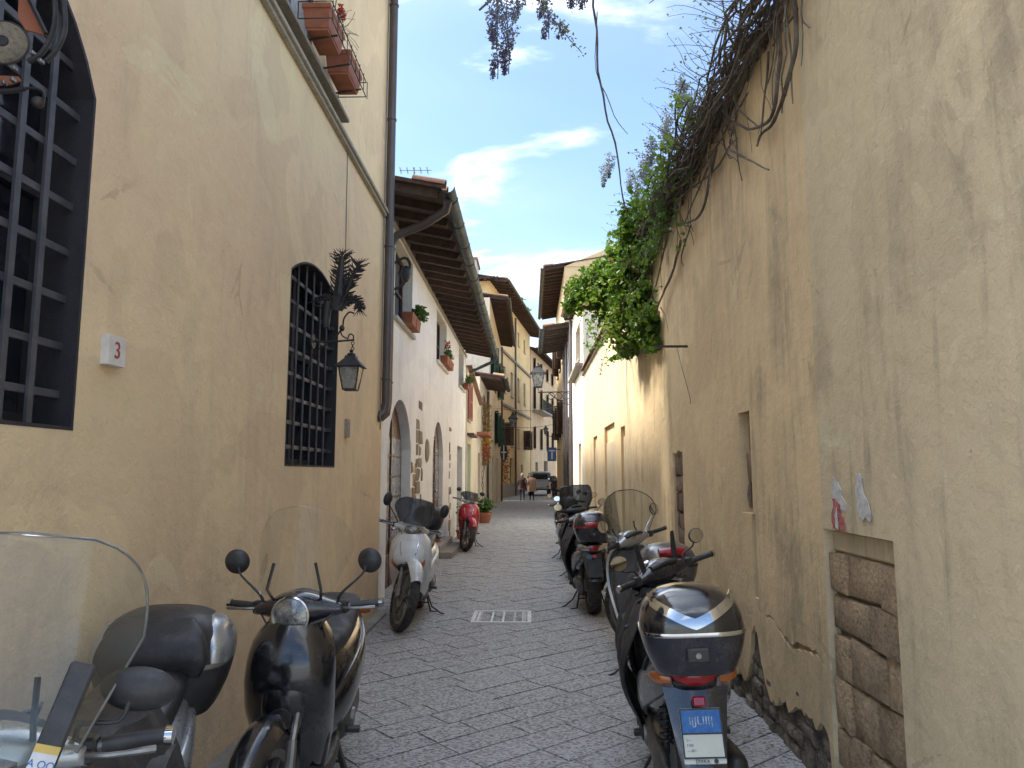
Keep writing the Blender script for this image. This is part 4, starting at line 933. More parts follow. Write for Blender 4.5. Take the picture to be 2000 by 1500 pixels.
# ================================================================== SCOOTERS
def scooter(label, loc, yaw, lean=0.0, steer=0.0, name='scooter', body=BLACKP, body2=None, fender=None, seat=SEATM, R=0.31, fw=0.060,
            screen=None, scr_w=0.26, scr_z=(1.02, 1.45), scr_lean=0.28, scr_round=3.0, rim_line=None, case=None, mirrors=(0.30, 1.24), mirror_r=(0.058, 0.045),
            head='round', nose='plain', apron=False, plate=False, uprights=False, stand=True, scale=1.0, cowl=None, rack=True, case_lid=None, case_band=None,
            case_size=(0.25, 0.22, 0.33), case_z=0.90, tail='plain', mirror_mat=None, stalk=PLAS, mirror_L=True, shield_w=1.0, fen_a=(36, 150), seat_z=0.0, backpad=False, group='parked scooters'):
    body2 = body2 or body; fender = fender or body; cowl = cowl or body
    T = thing(name, label, 'scooter', (loc[0], loc[1], 0.0), (0, 0, 0), group)
    T.rotation_euler = (0, lean, yaw); T.scale = (scale,)*3
    AX = 0.78; AR = -0.60; R2 = R*0.97
    # steering transform
    P0 = Vector((0, 0.46, 1.0)); P1 = Vector((0, AX-0.02, R)); ax = (P0-P1).normalized()
    S = Matrix.Translation(P0) @ Matrix.Rotation(math.radians(steer), 4, ax) @ Matrix.Translation(-P0)
    def wheel(y, r, M, nm, tw):
        m = MB(M @ Matrix.Translation((0, y, r)))
        prof = [(r-0.075, -tw*0.62), (r-0.05, -tw*0.95), (r-0.022, -tw), (r-0.004, -tw*0.6), (r, 0), (r-0.004, tw*0.6), (r-0.022, tw), (r-0.05, tw*0.95), (r-0.075, tw*0.62)]
        m.lathe(prof, axis='x', n=44, closed=True); w_ = m.build(nm, RUBR, T)
        # tread grooves
        g = MB(M @ Matrix.Translation((0, y, r)))
        for i in range(40):
            a = 2*PI*i/40
            for sx in (-1, 1):
                p = lambda x, rr, aa: (x, rr*math.cos(aa), rr*math.sin(aa))
                g.beam(p(sx*0.006, r+0.0005, a), p(sx*tw*0.72, r-0.0075, a+0.07), 0.006, 0.004, up=(0, math.cos(a), math.sin(a)))
        g.build('tread', PLAS, w_, smooth=0)
        m = MB(M @ Matrix.Translation((0, y, r)))
        m.lathe([(r-0.074, -tw*0.66), (r-0.066, -tw*0.7), (r-0.066, -tw*0.55), (r-0.085, -tw*0.3), (r-0.085, tw*0.3), (r-0.066, tw*0.55), (r-0.066, tw*0.7), (r-0.074, tw*0.66), (r-0.10, tw*0.45), (r-0.10, -tw*0.45)], axis='x', n=40, closed=True)
        m.lathe([(0.045, -0.04), (0.05, 0), (0.045, 0.04)], axis='x', n=20)
        for i in range(10):
            a = 2*PI*(i//2)/5+(0.17 if i % 2 else -0.17); a2 = 2*PI*(i//2)/5+(0.28 if i % 2 else -0.28)
            m.beam((0, 0.04*math.cos(a), 0.04*math.sin(a)), (0, (r-0.095)*math.cos(a2), (r-0.095)*math.sin(a2)), 0.022, 0.016)
        m.build('wheel_rim', RIMM, w_)
        m = MB(M @ Matrix.Translation((0, y, r))); m.lathe([(0.055, 0.047), (0.11, 0.047), (0.11, 0.051), (0.055, 0.051)], axis='x', n=28, closed=True); m.build('brake_disc', ALU, w_)
        return w_
    wheel(AX, R, S, 'front_wheel', fw*0.82); wheel(AR, R2, Matrix(), 'rear_wheel', fw)
    # fork
    m = MB(S)
    for sx in (-1, 1):
        m.tube([(sx*0.075, AX, R), (sx*0.075, AX-0.045, R+0.10), (sx*0.072, AX-0.095, R+0.24)], [0.025, 0.025, 0.020], 10)
        m.tube([(sx*0.072, AX-0.09, R+0.22), (sx*0.05, 0.50, 0.72)], 0.015, 8)
        m.lathe([(0.001, -0.012), (0.026, -0.012), (0.026, 0.012), (0.001, 0.012)], (sx*0.092, AX, R), 'x', 14)
    m.tube([(0, 0.50, 0.70), (0, 0.46, 1.0)], 0.022, 10)
    m.box(0.07, 0.10, AX-0.09, AX-0.03, R+0.02, R+0.10)
    m.build('front_fork', ALU, T)
    # front fender: arched shell over the wheel
    def fen(u, v):
        a = math.radians(fen_a[0]+(fen_a[1]-fen_a[0])*v); rr = R+0.030+0.025*math.sin(PI*v)
        wv = (fw+0.020)*(0.55+0.45*math.sin(PI*min(1, v*1.25+0.12)))
        x = u*wv; drop = 0.055*abs(u)**2.6
        return (x, AX+(rr-drop)*math.cos(a), R+(rr-drop)*math.sin(a))
    MB(S).sheet(fen, 10, 22, 0.004).build('front_fender', fender, T, smooth=60)
    # leg shield
    zk = [0.27, 0.36, 0.48, 0.60, 0.72, 0.82, 0.90, 0.95]; wk = [0.125, 0.165, 0.19, 0.205, 0.207, 0.20, 0.178, 0.125]
    yk = [0.35, 0.37, 0.42, 0.51, 0.555, 0.55, 0.52, 0.49]
    def interp(ks, vs, z):
        for i in range(len(ks)-1):
            if z <= ks[i+1]:
                t = (z-ks[i])/(ks[i+1]-ks[i]); t = max(0, t); s_ = t*t*(3-2*t) if False else t
                return vs[i]+(vs[i+1]-vs[i])*s_
        return vs[-1]
    W_ = 0.0
    def shield(u, v):
        z = 0.27+0.68*v; w_ = interp(zk, wk, z)*shield_w; y = interp(zk, yk, z)
        return (w_*math.sin(u*PI/2)*1.0, y+0.055-0.13*abs(u)**2.2, z)
    MB().sheet(shield, 20, 18, 0.022).build('leg_shield', body, T, smooth=70)
    # nose panel
    if nose == 'plain':
        MB(Matrix.Translation((0, 0.085, 0))).loft([(0.50, 0, 0.47, 0.05, 0.035), (0.60, 0, 0.505, 0.085, 0.035), (0.72, 0, 0.515, 0.085, 0.03), (0.84, 0, 0.49, 0.06, 0.03), (0.92, 0, 0.45, 0.035, 0.02)], 'xy', 2.4, 20).build('nose_panel', body2, T, smooth=60)
        MB(Matrix.Translation((0, 0.085, 0))).torus(0.040, 0.008, (0, 0.541, 0.60), 'y', 20, 6).build('horn_ring', PLAS, T); MB(Matrix.Translation((0, 0.085, 0))).lathe([(0.001, 0.0), (0.036, 0.0), (0.034, 0.006), (0.001, 0.008)], (0, 0.538, 0.60), 'y', 20).build('horn_grille', PLAS, T)
    else:
        MB(Matrix.Translation((0, 0.085, 0))).loft([(0.60, 0, 0.48, 0.13, 0.05), (0.68, 0, 0.525, 0.17, 0.065), (0.78, 0, 0.52, 0.165, 0.06), (0.88, 0, 0.475, 0.13, 0.05), (0.94, 0, 0.43, 0.08, 0.03)], 'xy', 2.6, 24).build('nose_panel', body2, T, smooth=60)
        for sx in (-1, 1):
            MB(Matrix.Translation((0, 0.085, 0))).loft([(0.60, sx*0.115, 0.495, 0.02, 0.03), (0.66, sx*0.14, 0.535, 0.035, 0.03), (0.71, sx*0.155, 0.535, 0.020, 0.02)], 'xy', 2.5, 12).build('indicator', ORNL, T)
            MB(Matrix.Translation((0, 0.085, 0))).tube([(sx*0.05, 0.578, 0.68), (sx*0.085, 0.580, 0.80), (sx*0.095, 0.535, 0.88)], 0.006, 6, per=3).build('trim_strip', CHROME if body is not BLACKP else GREYP, T)
        MB(Matrix.Translation((0, 0.085, 0))).loft([(0.58, 0, 0.53, 0.10, 0.03), (0.63, 0, 0.565, 0.12, 0.03), (0.66, 0, 0.57, 0.07, 0.02)], 'xy', 3, 16).build('lower_grille', PLAS, T)
    # inner leg shield, glove box, floor and under-seat body
    MB().loft([(0.32, 0, 0.33, 0.15, 0.04), (0.55, 0, 0.40, 0.18, 0.05), (0.80, 0, 0.45, 0.17, 0.045), (0.92, 0, 0.45, 0.11, 0.03)], 'xy', 4, 20).build('inner_shield', GPLAS if body is not BLACKP else PLAS, T, smooth=50)
    MB().loft([(0.42, 0, 0.30, 0.14, 0.05), (0.25, 0, 0.27, 0.165, 0.045), (0.0, 0, 0.27, 0.165, 0.045), (-0.12, 0, 0.28, 0.15, 0.05)], 'xz', 5, 20).build('floorboard', PLAS, T, smooth=50)
    MB().loft([(0.02, 0, 0.44, 0.11, 0.16), (-0.12, 0, 0.52, 0.155, 0.20), (-0.32, 0, 0.575, 0.185, 0.185), (-0.55, 0, 0.63, 0.185, 0.15), (-0.75, 0, 0.70, 0.15, 0.11), (-0.92, 0, 0.75, 0.11, 0.07), (-0.99, 0, 0.77, 0.06, 0.035)], 'xz', 2.8, 24).build('rear_body', body2, T, smooth=60)
    for sx in (-1, 1):                                    # side fairing with a crease
        MB().loft([(0.0, sx*0.10, 0.40, 0.03, 0.09), (-0.2, sx*0.165, 0.50, 0.035, 0.11), (-0.5, sx*0.182, 0.60, 0.03, 0.085), (-0.8, sx*0.14, 0.69, 0.025, 0.05), (-0.95, sx*0.10, 0.74, 0.015, 0.02)], 'xz', 2.3, 14).build('side_fairing', body, T, smooth=60)
    MB().loft([(0.06, 0, 0.70+seat_z, 0.08, 0.03), (-0.04, 0, 0.74+seat_z, 0.125, 0.055), (-0.25, 0, 0.76+seat_z, 0.15, 0.055), (-0.42, 0, 0.79+seat_z, 0.155, 0.065), (-0.62, 0, 0.83+seat_z, 0.15, 0.06), (-0.80, 0, 0.845+seat_z, 0.125, 0.045), (-0.88, 0, 0.845+seat_z, 0.07, 0.025)], 'xz', 3.2, 24).build('seat', seat, T, smooth=60)
    MB().loft([(0.84, 0, 0.50, 0.10, 0.06), (0.92, 0, 0.475, 0.07, 0.055), (0.98, 0, 0.46, 0.055, 0.05)], 'xy', 2.6, 18).build('steering_cover', PLAS, T, smooth=60)
    # handlebar
    m = MB(S)
    bz = 1.0
    m.tube([(-0.33, 0.36, bz+0.02), (-0.2, 0.40, bz+0.015), (-0.08, 0.42, bz), (0.08, 0.42, bz), (0.2, 0.40, bz+0.015), (0.33, 0.36, bz+0.02)], 0.012, 8)
    hb = m.build('handlebar', ALU, T)
    for sx in (-1, 1):
        MB(S).tube([(sx*0.22, 0.393, bz+0.015), (sx*0.34, 0.357, bz+0.02)], 0.018, 12).build('grip', PLAS, hb)
        MB(S).lathe([(0.001, 0), (0.021, 0), (0.021, 0.016), (0.001, 0.018)], (sx*0.34-(0.018 if sx < 0 else 0), 0.357, bz+0.02), 'x', 12).build('bar_end', CHROME, hb)
        MB(S).tube([(sx*0.19, 0.425, bz+0.01), (sx*0.25, 0.445, bz+0.012), (sx*0.335, 0.41, bz+0.01)], [0.007, 0.006, 0.008], 7, per=3).build('brake_lever', ALU, hb)
        MB(S).box(min(sx*0.17, sx*0.215), max(sx*0.17, sx*0.215), 0.38, 0.425, bz-0.015, bz+0.04).build('switch_block', PLAS, hb, smooth=0, bevel=0.006)
        MB(S).tube([(sx*0.18, 0.43, bz), (sx*0.12, 0.49, bz-0.05), (sx*0.05, 0.46, bz-0.2)], 0.004, 5, per=4).build('brake_cable', PLAS, hb)
    # handlebar cowl + headlight
    ck = [(-0.20, 0.415, bz+0.005, 0.025, 0.022), (-0.13, 0.425, bz+0.012, 0.05, 0.040), (-0.06, 0.44, bz+0.015, 0.072, 0.066), (0, 0.455, bz+0.015, 0.09, 0.074), (0.06, 0.44, bz+0.015, 0.072, 0.066), (0.13, 0.425, bz+0.012, 0.05, 0.040), (0.20, 0.415, bz+0.005, 0.025, 0.022)]
    cw = MB(S).loft(ck, 'yz', 2.3, 22).build('handlebar_cowl', cowl, T, smooth=70)
    MB(S).loft([(-0.09, 0.39, bz+0.055, 0.03, 0.015), (0, 0.385, bz+0.07, 0.045, 0.02), (0.09, 0.39, bz+0.055, 0.03, 0.015)], 'yz', 2.5, 14).build('instrument_panel', PLAS, cw)
    hl = (0, 0.535, bz-0.005)
    if head == 'round':
        h_ = MB(S).lathe([(0.001, -0.07), (0.055, -0.06), (0.080, -0.01), (0.084, 0.008), (0.078, 0.012), (0.072, 0.004)], hl, 'y', 30).build('headlight', CHROME, T)
        MB(S).lathe([(0.001, 0.022), (0.03, 0.020), (0.055, 0.013), (0.074, 0.004), (0.074, 0.0), (0.001, 0.0)], hl, 'y', 30).build('lens', LENS, h_)
    else:
        h_ = MB(S).loft([(-0.095, 0.475, bz, 0.03, 0.025), (-0.05, 0.50, bz-0.002, 0.034, 0.045), (0, 0.508, bz-0.004, 0.035, 0.05), (0.05, 0.50, bz-0.002, 0.034, 0.045), (0.095, 0.475, bz, 0.03, 0.025)], 'yz', 2.4, 16).build('headlight', LENS, T, smooth=70)
    # mirrors
    for sx in (-1, 1):
        if sx < 0 and not mirror_L: continue
        mx_, mz = mirrors; base = (sx*0.17, 0.41, bz+0.03); c = (sx*mx_, 0.39, mz)
        mm = MB(S).tube([base, (sx*0.185, 0.42, bz+0.07), (c[0]-sx*0.03, 0.41, mz-0.06), (c[0]-sx*0.012, 0.405, mz-0.02)], [0.007, 0.006, 0.005, 0.006], 7, per=3).build('mirror_stalk', stalk, T)
        Mm = S @ Matrix.Translation(c) @ Matrix.Rotation(sx*0.12, 4, 'Z') @ Matrix.Rotation(-0.1, 4, 'X')
        rx, rz = mirror_r
        sh = MB(Mm @ Matrix.Diagonal((rx, 1, rz, 1))).lathe([(0.001, 0.026), (0.5, 0.023), (0.85, 0.012), (1.0, -0.002), (0.96, -0.008), (0.90, -0.006)], axis='y', n=26).build('mirror_housing', mirror_mat or PLAS, mm, smooth=50)
        MB(Mm @ Matrix.Diagonal((rx*0.9, 1, rz*0.9, 1))).lathe([(0.001, -0.0085), (1.0, -0.0085), (1.0, -0.006), (0.001, -0.006)], axis='y', n=26).build('mirror_glass', MIRR, mm, smooth=0)
    # windscreen
    if screen:
        z0, z1 = scr_z
        def edge(v): return (1-max(0.0, (v-0.45)/0.55)**scr_round)**(1/scr_round)*(0.72+0.28*min(1, v*2.2))
        def scr(u, v):
            w_ = scr_w*max(0.02, edge(v)); return (u*w_, 0.56-0.16*(u*w_/scr_w)**2-scr_lean*v*(z1-z0), z0+(z1-z0)*v)
        s_ = MB(S).sheet(scr, 16, 22, 0.004).build('windscreen', screen, T, smooth=70)
        if rim_line:
            pts = [scr(-1, i/22) for i in range(22)]+[scr(u, 0.995) for u in (-0.6, 0, 0.6)]+[scr(1, i/22) for i in range(21, -1, -1)]
            MB(S).tube(pts, 0.0035, 5).build('screen_edging', rim_line, s_)
        for sx in (-1, 1):
            MB(S).tube([(sx*0.10, 0.44, bz+0.03), (sx*0.12, 0.50, bz+0.10), scr(sx*0.45, 0.35)], 0.007, 6).build('screen_bracket', PLAS, T)
    if uprights:
        for sx in (-1, 1): MB(S).loft([(bz+0.02, sx*0.115, 0.42, 0.016, 0.010), (bz+0.12, sx*0.125, 0.415, 0.017, 0.010), (bz+0.21, sx*0.135, 0.40, 0.012, 0.008), (bz+0.225, sx*0.137, 0.398, 0.006, 0.005)], 'xy', 3, 10).build('screen_upright', PLAS, T)
    # rear light and tail
    if tail == 'wide':
        tl = MB().loft([(-0.17, -0.90, 0.79, 0.03, 0.025), (-0.09, -0.97, 0.785, 0.04, 0.038), (0, -0.99, 0.78, 0.045, 0.042), (0.09, -0.97, 0.785, 0.04, 0.038), (0.17, -0.90, 0.79, 0.03, 0.025)], 'yz', 2.6, 16).build('tail_light', CHROME, T, smooth=60)
        MB().loft([(-0.05, -1.028, 0.785, 0.012, 0.032), (0, -1.034, 0.78, 0.012, 0.036), (0.05, -1.028, 0.785, 0.012, 0.032)], 'yz', 2.6, 12).build('red_lens', REDL, tl)
    else:
        tl = MB().loft([(-0.10, -0.95, 0.785, 0.02, 0.02), (-0.05, -0.985, 0.78, 0.03, 0.036), (0, -0.995, 0.78, 0.034, 0.04), (0.05, -0.985, 0.78, 0.03, 0.036), (0.10, -0.95, 0.785, 0.02, 0.02)], 'yz', 2.5, 14).build('tail_light', REDL, T, smooth=60)
    for sx in (-1, 1): MB().loft([(sx*0.10, -0.965, 0.76, 0.018, 0.018), (sx*0.15, -0.95, 0.765, 0.02, 0.022), (sx*0.18, -0.92, 0.77, 0.010, 0.012)], 'yz', 2.4, 10).build('indicator', ORNL if tail != 'wide' else LENS, T)
    # tail apron, rear fender, plate
    MB().sheet(lambda u, v: (u*(0.13-0.05*v), -0.93-0.12*v-0.02*(1-u*u), 0.72-0.30*v), 8, 8, 0.012).build('rear_apron', PLAS if body in (BLACKP, NAVYP) else body2, T, smooth=60)
    def rf(u, v):
        a = math.radians(60+110*v); rr = R2+0.03; return (u*(fw+0.02), AR+(rr-0.03*abs(u)**2.5)*math.cos(a), R2+(rr-0.03*abs(u)**2.5)*math.sin(a))
    MB().sheet(rf, 8, 14, 0.004).build('rear_fender', PLAS, T, smooth=60)
    Mp = Matrix.Translation((0, -1.07, 0.585)) @ Matrix.Rotation(math.radians(-18), 4, 'X') @ Matrix.Scale(0.86, 4)
    ph = MB(Mp); ph.box(-0.095, 0.095, 0.002, 0.010, -0.135, 0.10)
    pho = ph.build('plate_holder', PLATE if plate else PLAS, T, smooth=0, bevel=0.003)
    MB(Mp).box(-0.03, 0.03, -0.03, 0.0, 0.105, 0.15).build('plate_light', REDL, pho, smooth=0, bevel=0.006)
    if plate:
        MB(Mp).box(-0.088, 0.088, -0.003, 0.0015, -0.005, 0.090).build('plate_panel', PLBLUE, pho, smooth=0)
        MB(Mp).box(-0.088, 0.088, -0.003, 0.0015, -0.105, -0.012).build('plate_panel', PLATE, pho, smooth=0)
        fr_ = MB(Mp)
        for q in ((-0.093, 0.093, 0.092, 0.098), (-0.093, 0.093, -0.0115, -0.0055), (-0.093, 0.093, -0.112, -0.1055), (-0.0945, -0.0885, -0.112, 0.098), (0.0885, 0.0945, -0.112, 0.098)): fr_.box(q[0], q[1], -0.006, 0.001, q[2], q[3])
        fr_.build('plate_border', PLAS, pho, smooth=0)
        Mt = Mp @ textM((0, -0.0035, 0), (1, 0, 0), (0, 0, 1))
        txt('l|JLIII|', 0.05, LENS, pho, Mt @ Matrix.Translation((0, 0.045, 0)), 'plate_marks', 0.0006)
        for k, s_ in enumerate(('l—', 'f·lllll', '—lll·l')): txt(s_, 0.018, PLAS, pho, Mt @ Matrix.Translation((-0.075, -0.035-0.022*k, 0)), 'plate_marks', 0.0005, 'LEFT')
        txt('DIXKA', 0.021, PLAS, pho, Mp @ textM((0.0, 0.0, -0.123), (1, 0, 0), (0, 0, 1)) @ Matrix.Translation((-0.012, 0, 0.001)), 'holder_lettering', 0.0006)
        MB(Mp).lathe([(0.001, -0.002), (0.010, -0.002), (0.010, 0.003), (0.001, 0.003)], (0.048, 0, -0.123), 'y', 14).build('round_logo', PLAS, pho)
    # engine, transmission, silencer, shocks, stand
    MB().loft([(-0.05, -0.02, 0.30, 0.09, 0.07), (-0.25, -0.03, 0.33, 0.13, 0.11), (-0.45, -0.04, 0.34, 0.12, 0.11), (-0.58, -0.06, 0.33, 0.06, 0.07)], 'xz', 3, 18).build('engine', ALU, T, smooth=50)
    eg = MB().loft([(-0.20, -0.135, 0.33, 0.035, 0.085), (-0.32, -0.14, 0.33, 0.045, 0.10), (-0.50, -0.14, 0.32, 0.04, 0.07), (-0.68, -0.14, 0.31, 0.035, 0.085), (-0.76, -0.135, 0.31, 0.015, 0.04)], 'xz', 2.4, 18).build('transmission_cover', GPLAS, T, smooth=50)
    MB().lathe([(0.001, -0.02), (0.045, -0.02), (0.05, 0.0), (0.001, 0.0)], (-0.175, -0.31, 0.33), 'x', 18).build('fan_cover', ALU, eg)
    MB().tube([(0.08, -0.18, 0.24), (0.12, -0.35, 0.22), (0.135, -0.45, 0.28)], 0.02, 8, per=3).build('exhaust_pipe', ALU, T)
    mf = MB().loft([(-0.42, 0.145, 0.285, 0.04, 0.045), (-0.50, 0.15, 0.31, 0.055, 0.065), (-0.80, 0.15, 0.36, 0.055, 0.065), (-0.90, 0.15, 0.38, 0.045, 0.05), (-0.93, 0.15, 0.385, 0.02, 0.02)], 'xz', 2.4, 18).build('silencer', PLAS, T, smooth=50)
    for sx in (-1, 1):
        sk = MB().tube([(sx*0.115, AR-0.06, 0.36), (sx*0.10, AR-0.02, 0.66)], 0.014, 8).build('rear_shock', PLAS, T)
        pts = [(sx*(0.112-0.012*t)+0.027*math.cos(2*PI*8*t), AR-0.055+0.03*t+0.027*math.sin(2*PI*8*t), 0.40+0.22*t) for t in [i/96 for i in range(97)]]
        MB().tube(pts, 0.0055, 5).build('spring', PLAS, sk)
    if stand:
        m = MB(); m.tube([(-0.12, -0.22, 0.22), (-0.17, -0.30, 0.02), (-0.25, -0.31, 0.012)], 0.010, 7).tube([(0.12, -0.22, 0.22), (0.17, -0.30, 0.02), (0.21, -0.31, 0.012)], 0.010, 7).tube([(-0.15, -0.26, 0.12), (0.15, -0.26, 0.12)], 0.008, 7)
        m.tube([(-0.13, -0.2, 0.24), (-0.20, -0.14, 0.10), (-0.30, -0.16, 0.03), (-0.36, -0.17, 0.012)], 0.009, 7)
        m.build('stand', PLAS, T)
    for sx in (-1, 1): MB().box(min(sx*0.17, sx*0.24), max(sx*0.17, sx*0.24), -0.22, -0.17, 0.29, 0.315).build('footpeg', PLAS, T, smooth=0, bevel=0.004)
    if rack:
        m = MB(); z = 0.88+seat_z*0.5
        m.tube([(-0.09, -0.72, z-0.04), (-0.10, -0.92, z), (-0.09, -1.10, z+0.005), (0.09, -1.10, z+0.005), (0.10, -0.92, z), (0.09, -0.72, z-0.04)], 0.010, 7, per=3)
        for y in (-0.86, -0.98): m.tube([(-0.10, y, z), (0.10, y, z)], 0.008, 6)
        m.build('luggage_rack', ALU, T)
    # top case
    if case:
        hw, hy, hz = case_size; z0 = case_z; cy = -0.98; zs = z0+hz*0.46
        lo = MB().loft([(z0, 0, cy, hw*0.74, hy*0.74), (z0+hz*0.06, 0, cy, hw*0.80, hy*0.80), (z0+hz*0.25, 0, cy, hw*0.92, hy*0.93), (zs, 0, cy, hw, hy)], 'xy', 3.4, 32).build('top_case', case, T, smooth=50)
        MB().loft([(zs, 0, cy, hw*1.005, hy*1.005), (zs+0.008, 0, cy, hw*1.012, hy*1.012), (zs+0.016, 0, cy, hw*1.005, hy*1.005)], 'xy', 3.4, 32, per=1).build('case_seam', case_band or PLAS, lo, smooth=50)
        lid = MB().loft([(zs+0.016, 0, cy, hw*0.995, hy*0.995), (zs+hz*0.2, 0, cy, hw*0.96, hy*0.95), (zs+hz*0.36, 0, cy+0.01, hw*0.84, hy*0.82), (zs+hz*0.47, 0, cy+0.015, hw*0.60, hy*0.58), (zs+hz*0.52, 0, cy+0.02, hw*0.30, hy*0.28), (zs+hz*0.53, 0, cy+0.02, hw*0.05, hy*0.05)], 'xy', 2.9, 32).build('case_lid', case_lid or case, lo, smooth=60)
        if case_band is CHROME or case_band is SILVP:    # V shaped bright trim on the rear of the lid
            def vt(u, v, k=1.0):
                x = u*hw*0.78; zc = zs+0.02+hz*(0.03+0.24*abs(u)**1.2)+hz*0.12*v; f = (abs(x)/(hw))
                t = (zc-zs)/(hz*0.53); sh = 1-0.42*max(0, t)**2.2
                y = cy-hy*sh*(max(0.0, 1-min(0.999, f/sh)**2.9)**(1/2.9))*1.02-0.002
                return (x, y, zc)
            MB().sheet(vt, 20, 8, -0.004).build('case_reflector', CHROME if case_band is CHROME else LENS, lo, smooth=60)
        if case_band is REDL or case_lid is REDL or case is GREYP:
            rz_ = 0.075 if case is GREYP else 0.0
            MB().loft([(-hw*0.45, cy-hy*0.86, zs+0.03+rz_, 0.03, 0.028), (0, cy-hy*0.99, zs+0.035+rz_, 0.018, 0.032), (hw*0.45, cy-hy*0.86, zs+0.03+rz_, 0.03, 0.028)], 'yz', 2.5, 14).build('case_reflector', REDL, lo)
        if backpad:
            MB().loft([(zs-hz*0.05, 0, cy+hy*0.90, hw*0.70, 0.02), (zs+hz*0.12, 0, cy+hy*0.96, hw*0.80, 0.035), (zs+hz*0.33, 0, cy+hy*0.84, hw*0.70, 0.035), (zs+hz*0.46, 0, cy+hy*0.60, hw*0.5, 0.02)], 'xy', 4, 24).build('backrest_pad', SEATM, lo, smooth=60)
            for sx in (-1, 1):
                MB().loft([(zs+0.01, sx*hw*0.80, cy, 0.055, hy*0.75), (zs+hz*0.20, sx*hw*0.80, cy+0.0, 0.055, hy*0.72), (zs+hz*0.38, sx*hw*0.72, cy, 0.04, hy*0.5), (zs+hz*0.44, sx*hw*0.66, cy, 0.015, hy*0.2)], 'xy', 2.4, 20).build('case_side_panel', SILVP, lo, smooth=60)
        MB().box(-0.045, 0.045, cy-hy*0.985-0.006, cy-hy*0.90, z0+hz*0.18, z0+hz*0.34).build('lock_plate', PLAS, lo, smooth=0, bevel=0.006)
        MB().lathe([(0.001, -0.008), (0.011, -0.008), (0.013, 0.0), (0.001, 0.0)], (0, cy-hy*0.985-0.004, z0+hz*0.26), 'y', 14).build('lock', ALU, lo)
    if apron:                                             # rain apron hanging over the legs
        for sx in ((-1, 1) if apron == 2 else (-1,)):
            MB().sheet(lambda u, v: (sx*(0.16+0.10*math.sin(PI*min(1, v*1.1))+0.02*math.sin(u*9+v*5)+0.03*v), 0.08+u*(0.34+0.05*math.sin(v*7)), 0.93-(0.66+0.05*math.sin(u*7))*v), 16, 16, 0.008).build('leg_apron', CLOTH, T, smooth=80)
        MB().sheet(lambda u, v: (u*0.24, 0.44-0.62*v, 0.90-0.05*math.sin(v*PI)-0.09*u*u+0.012*math.sin(u*8+v*11)), 14, 14, 0.010).build('lap_apron', CLOTH, T, smooth=80)
    return T
FR_ = PI                                                  # yaw for a scooter facing the camera
# --- left row
S1 = scooter('silver and black maxi scooter with tall clear windscreen at the bottom left corner', (-1.25, 2.02), PI+0.20, lean=-0.02, body=SILVP, body2=SILVP, screen=SCREEN, scr_w=0.275, scr_z=(1.03, 1.475), rim_line=ALU,
             case=PLAS, case_lid=PLAS, case_band=ALU, case_size=(0.245, 0.22, 0.39), case_z=0.70, backpad=True, mirrors=(0.285, 1.13), mirror_r=(0.085, 0.05), head='shield', nose='wide', apron=2, cowl=SILVP, R=0.27, fw=0.07, rack=False)
S2 = scooter('glossy black scooter with a round headlight beside the silver topcase', (-1.115, 3.78), PI+0.10, lean=-0.045, steer=-9, screen=SCREENC, scr_w=0.22, scr_z=(1.08, 1.46), scr_round=2.2, rack=False, body=BLACKP, head='round', cowl=NAVYP, mirrors=(0.305, 1.21), mirror_r=(0.056, 0.056), R=0.30, fw=0.055, seat=CLOTH, shield_w=0.82)
S3 = scooter('white big wheeled scooter with smoked windscreen and black topcase against the white house corner', (-1.33, 8.58), PI+0.02, lean=-0.05, steer=26, body=WHITEP, screen=SCREEND, scr_w=0.23, scr_z=(1.06, 1.34), head='shield', nose='wide', cowl=WHITEP,
             case=PLAS, case_lid=PLAS, case_size=(0.20, 0.19, 0.30), case_z=0.90, mirrors=(0.33, 1.26), R=0.345, fw=0.055, mirror_r=(0.05, 0.075))
S4 = scooter('bright red scooter parked by the far end of the white house', (-1.36, 16.42), PI+0.05, lean=-0.05, steer=24, body=REDP, screen=SCREEND, scr_w=0.20, scr_z=(1.04, 1.22), head='round', nose='wide', cowl=WHITEP, R=0.33, mirrors=(0.27, 1.22), stalk=PLAS)
# --- right row
S5 = scooter('black scooter with chrome trimmed black topcase and number plate at the bottom right', (0.80, 4.17), -0.08, lean=-0.06, steer=32, body=GREYP, body2=NAVYP, cowl=NAVYP, case=NAVYP, case_lid=BLACKP, case_band=CHROME, case_size=(0.212, 0.19, 0.34), case_z=0.81,
             mirrors=(0.29, 1.15), mirror_r=(0.06, 0.045), plate=True, uprights=True, R=0.26, fw=0.065, tail='plain', apron=1)
S6 = scooter('white scooter with large clear rounded windscreen and grey topcase in the right row', (0.97, 6.38), 0.05, lean=-0.05, steer=30, body=CREAMP, cowl=SILVP, screen=SCREEN, scr_w=0.30, scr_z=(0.98, 1.46), scr_round=2.2, rim_line=GPLAS, scr_lean=0.2,
             case=GREYP, case_lid=GREYP, case_size=(0.20, 0.18, 0.30), case_z=0.82, mirrors=(0.30, 1.21), mirror_r=(0.055, 0.055), stalk=CHROME, R=0.30)
S7 = scooter('black scooter with rain apron and red reflector topcase in the middle of the right row', (0.72, 9.42), 0.02, lean=-0.05, steer=10, body=GREYP, body2=NAVYP, case=NAVYP, case_lid=NAVYP, case_band=REDL, case_size=(0.21, 0.19, 0.33), case_z=0.86, tail='wide', apron=2, R=0.27, fw=0.075, mirrors=(0.3, 1.2))
